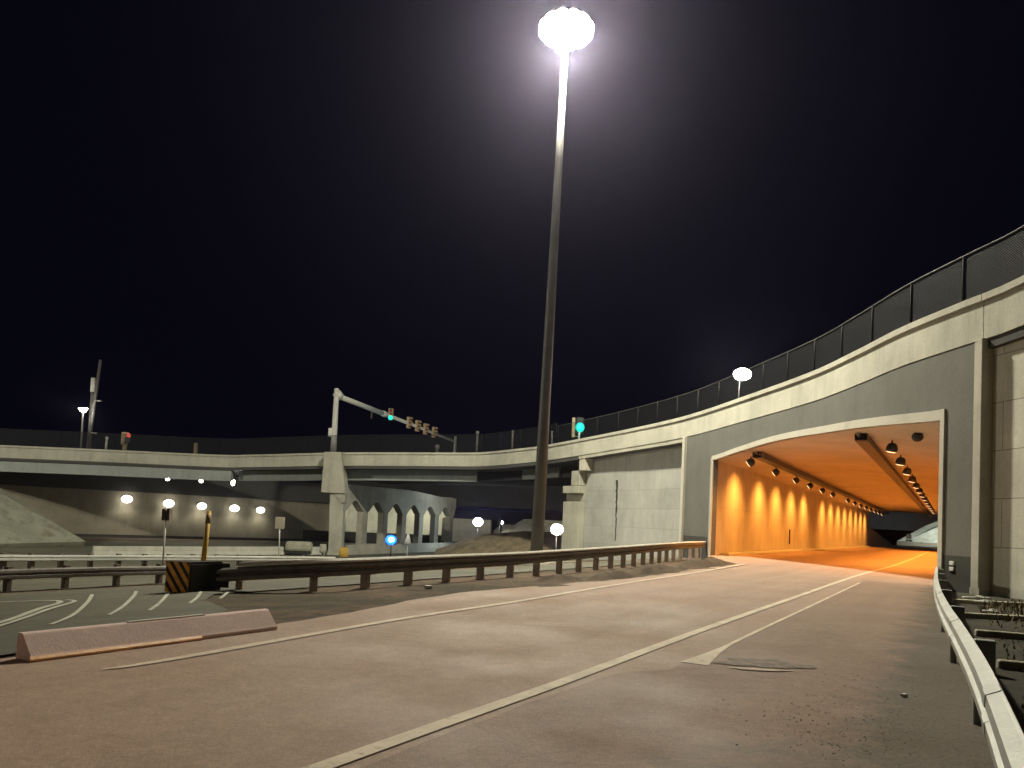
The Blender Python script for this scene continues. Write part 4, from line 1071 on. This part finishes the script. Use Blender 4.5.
# street lamp and leaning poles at far left
b, e = at(80.8, 452, 96), at(83.3, 411, 96); b.z -= .9
t = thing('street_lamp', b, 'lit street lamp beside two leaning poles on the left overpass', 'street lamp')
m = MB(); m.tube([b, e], [.15, .11], 10); m.build('pole', 'poleM', t)
m = MB(); m.hull([e + Vector((x, y, z)) for z, k in ((-.1, .5), (.35, 1)) for x, y in ((-.5 * k, -.25 * k), (.42 * k, -.25 * k), (.42 * k, .25 * k), (-.5 * k, .25 * k))]); m.build('lamp_head', 'lampwhite', t)
light('street_lamp_light', 'POINT', e + Vector((0, -1.6, -.2)), 40, (1, .95, .8), t, .3)
for (x0, y0, x1, y1, d, r, lab) in ((87.5, 453, 100.6, 360, 98, .17, 'taller leaning pole with two small arms on the left overpass'), (88.5, 453, 93.3, 378, 100, .19, 'shorter leaning pole with white top on the left overpass')):
    b, e = at(x0, y0, d), at(x1, y1, d); b = b - (e - b).normalized() * .9
    t = thing('utility_pole', b, lab, 'pole', 'leaning poles on the left overpass')
    m = MB(); m.tube([b, e], [r * 1.5, r], 10); m.build('shaft', 'poleM', t)
    if y1 < 370:
        for yy in (398, 428):
            k = (453 - yy) / (453 - y1); q = b.lerp(e, k); m = MB(); m.box(q + Vector((.45, 0, 0)), (.9, .3, .2), bev=.05); m.build('crossarm', 'poleM', t)
    else:
        m = MB(); m.tube([b.lerp(e, .83), e], r * 1.45, 10); m.build('top_sleeve', 'white', t)
# green signal above the abutment
p = at(580, 427.5, 76); t = thing('roadside_signal', at(579, 441, 76) - Vector((0, 0, .9)), 'lit green signal beside a tan upright panel above the abutment', 'traffic signal')
m = MB(); m.tube([at(578.6, 441, 76) - Vector((0, 0, .9)), at(579.5, 431, 76)], .1, 10); m.build('post', 'poleG', t)
m = MB(); m.box(p + Vector((0, .25, .2)), (.8, .4, 1.7), .1, bev=.1); m.build('housing', 'darkmetal', t)
m = MB(); m.ball(p, (.46, .25, .5), 14); m.build('lens', 'green', t)
c = at(573.5, 427.5, 75.6); m = MB(); m.box(c, (.30, .06, 1.95), .1, bev=.02); m.build('side_panel', 'tan', t)
m = MB(); m.tube([c - Vector((0, 0, .8)), c + Vector((.55, .1, -.9))], .05, 8); m.build('panel_arm', 'poleG', t)
light('green_glow', 'POINT', p + Vector((0, -.5, 0)), 25, (.05, 1, .8), t, .2)
# bright lamp on the overpass above the portal
p = at(742.3, 374.3, 53); b = Coff(s_at(738), 1.2); b = at(738.5, 404, 53); b.z = C(s_at(740)).z - PH
t = thing('street_lamp', b, 'dazzling white street lamp behind the parapet above the tunnel', 'street lamp')
m = MB(); m.tube([b, at(739, 392, 53), p + Vector((0, .45, .2))], [.07, .06, .05], 10); m.build('pole', 'darkmetal', t)
m = MB(); m.box(p + Vector((0, .25, .2)), (1.0, .6, .3), .3, bev=.08); m.build('lamp_hood', 'darkmetal', t)
m = MB(); m.ball(p, (.62, .45, .42), 16); m.build('lens', 'lampwhite', t)
light('overpass_light', 'POINT', p + Vector((-.3, -1.1, -.1)), 900, (1, .95, .84), t, .3)

# ------------------------------------------------------------------ high mast
MD = 44.0
ptop, pbot = at(566.3, 30, MD), at(536.8, 548, MD)
dm = (ptop - pbot).normalized(); g = Vector((pbot.x, pbot.y, Hxy(pbot.x, pbot.y))); g = pbot - dm * ((pbot.z - g.z) / dm.z)
def high_mast(g, ptop, lab, power, r0=.37, r1=.17, lens='lampwhite', aim=None):
    t = thing('high_mast_light', g, lab, 'lamp mast')
    ax = (ptop - g)
    m = MB(); m.tube([g + ax * k for k in (0, .25, .5, .75, 1)], [r0 + (r1 - r0) * k for k in (0, .25, .5, .75, 1)], 20); m.build('mast', 'poleM', t)
    m = MB(); m.lathe(g - Vector((0, 0, .2)), [(.75, 0), (.75, .35), (.6, .38), (.45, .42)], 16); m.build('footing', 'concrete', t)
    n_ = 12
    m = MB(); ring = [ptop + Vector((math.cos(2 * math.pi * k / 20) * 1.15, math.sin(2 * math.pi * k / 20) * 1.15, .35)) for k in range(21)]
    m.tube(ring, .06, 8, caps=False)
    for k in range(4): m.tube([ptop + Vector((0, 0, .35)), ring[k * 5]], .05, 8)
    m.build('head_ring', 'poleG', t)
    for k in range(n_):
        a = 2 * math.pi * (k + .5) / n_; c = ptop + Vector((math.cos(a) * 1.15, math.sin(a) * 1.15, 0))
        m = MB(); m.lathe(c, [(.44, .05), (.4, .3), (.2, .55), (.08, .65)], 14); h = m.build('lamp_housing', 'poleG', t)
        m = MB(); m.ball(c, (.50, .50, .46), 14); m.build('lens', lens, h)
    m = MB(); m.ball(ptop + Vector((0, 0, -.05)), (1.52, 1.52, .52), 28); m.build('centre_glare', lens, t)  # glowing ball added as the merged glare of the lamps
    light('mast_light', 'SPOT' if aim else 'POINT', ptop - Vector((0, 0, 1.0)), power, (1, .94, .75), t, .85, aim, 108 if aim else None, .5)
    return t
high_mast(g, ptop, 'tall tapering steel mast with dazzling white lamp cluster behind the guardrail', 76000)
g2 = Vector((-82, 46, 0)); g2.z = Hxy(g2.x, g2.y)
high_mast(g2, g2 + Vector((0, 0, 29)), 'added tall steel lamp mast out of view left of the freeway beside the overpass', 66000, aim=(-8, 90, 4))  # added unseen mast that lights the far overpass

b = Vector((-7, -20, H(*toUW((-7, -20))))); e = b + Vector((0, 0, 11))  # added unseen lamp that lights the striped marker and near road
t = thing('street_lamp', b, 'added unseen warm street lamp beside the ramp behind the viewpoint', 'street lamp')
m = MB(); m.tube([b, e], [.14, .08], 10); m.build('pole', 'poleG', t)
m = MB(); m.tube([e - Vector((0, 0, .1)), e + Vector((.6, .9, .5)), e + Vector((1.1, 1.9, .6))], .05, 8); m.build('bracket_arm', 'poleG', t)
m = MB(); m.box(e + Vector((1.2, 2.2, .6)), (.35, .8, .18), -.5, bev=.05); m.build('lamp_head', 'poleG', t)
m = MB(); m.ball(e + Vector((1.2, 2.2, .5)), (.14, .3, .1), 12); m.build('lens', 'lamppink', t)
light('street_lamp_light', 'SPOT', e + Vector((1.2, 2.3, .3)), 1700, (1, .76, .56), t, .15, (-6, 15, 0), 40, 1.0)

m = MB(); pts = [Vector((-520 + 26 * i, 330 + 14 * math.sin(i * .7), 0)) for i in range(41)]  # dark ridge added to cover the blue sky gap under the overpass
tops = [6.5 + 1.6 * math.sin(i * .9) + 1.2 * math.sin(i * 2.3 + 1) for i in range(41)]; prev = None
for p, z in zip(pts, tops):
    q = [m.bm.verts.new(p + Vector(v)) for v in ((0, -40, -4), (0, -14, z * .7), (0, 0, z), (0, 60, z * 1.1), (0, 90, -4))]
    if prev:
        for j in range(4): f = m.bm.faces.new((prev[j], prev[j + 1], q[j + 1], q[j])); f.smooth = True
    prev = q
tag(m.build('sky_cover_ridge', 'ground'), kind='structure')

# ------------------------------------------------------------------ air and sky
m = MB(); m.box((0, 900, 15.5), (9000, 9000, 42)); hz = m.build('haze', 'white')
mv = bpy.data.materials.new('night_haze'); mv.use_nodes = True; nt = mv.node_tree; nt.nodes.clear()
out = nt.nodes.new('ShaderNodeOutputMaterial'); pv = nt.nodes.new('ShaderNodeVolumePrincipled')
pv.inputs['Color'].default_value = (.72, .66, 1, 1); pv.inputs['Density'].default_value = .00019; pv.inputs['Anisotropy'].default_value = .88
nt.links.new(pv.outputs[0], out.inputs['Volume'])
hz.data.materials.clear(); hz.data.materials.append(mv); tag(hz, kind='stuff', label='thin night haze in the air', cat='haze')

wd = bpy.data.worlds.new('World'); sc.world = wd; wd.use_nodes = True; nt = wd.node_tree; nt.nodes.clear()
out = nt.nodes.new('ShaderNodeOutputWorld'); sky = nt.nodes.new('ShaderNodeTexSky'); sky.sky_type = 'NISHITA'; sky.sun_disc = False
sky.sun_elevation = R(-4); sky.sun_rotation = R(150)
b1 = nt.nodes.new('ShaderNodeBackground'); b1.inputs[1].default_value = .0004; nt.links.new(sky.outputs[0], b1.inputs[0])
b2 = nt.nodes.new('ShaderNodeBackground'); b2.inputs[0].default_value = (.24, .25, 1, 1); b2.inputs[1].default_value = .0030
ad = nt.nodes.new('ShaderNodeAddShader'); nt.links.new(b1.outputs[0], ad.inputs[0]); nt.links.new(b2.outputs[0], ad.inputs[1]); nt.links.new(ad.outputs[0], out.inputs[0])

# ------------------------------------------------------------------ render settings
sc.render.engine = 'CYCLES'
cy = sc.cycles
cy.use_denoising = True; cy.max_bounces = 6; cy.diffuse_bounces = 4; cy.glossy_bounces = 2; cy.transparent_max_bounces = 12; cy.volume_bounces = 0
cy.sample_clamp_indirect = 4; cy.caustics_reflective = False; cy.caustics_refractive = False
cy.use_light_tree = True
vs_ = sc.view_settings
vs_.view_transform = 'Standard'; vs_.look = 'None'; vs_.exposure = 0.28; vs_.gamma = 1; vs_.use_curve_mapping = False
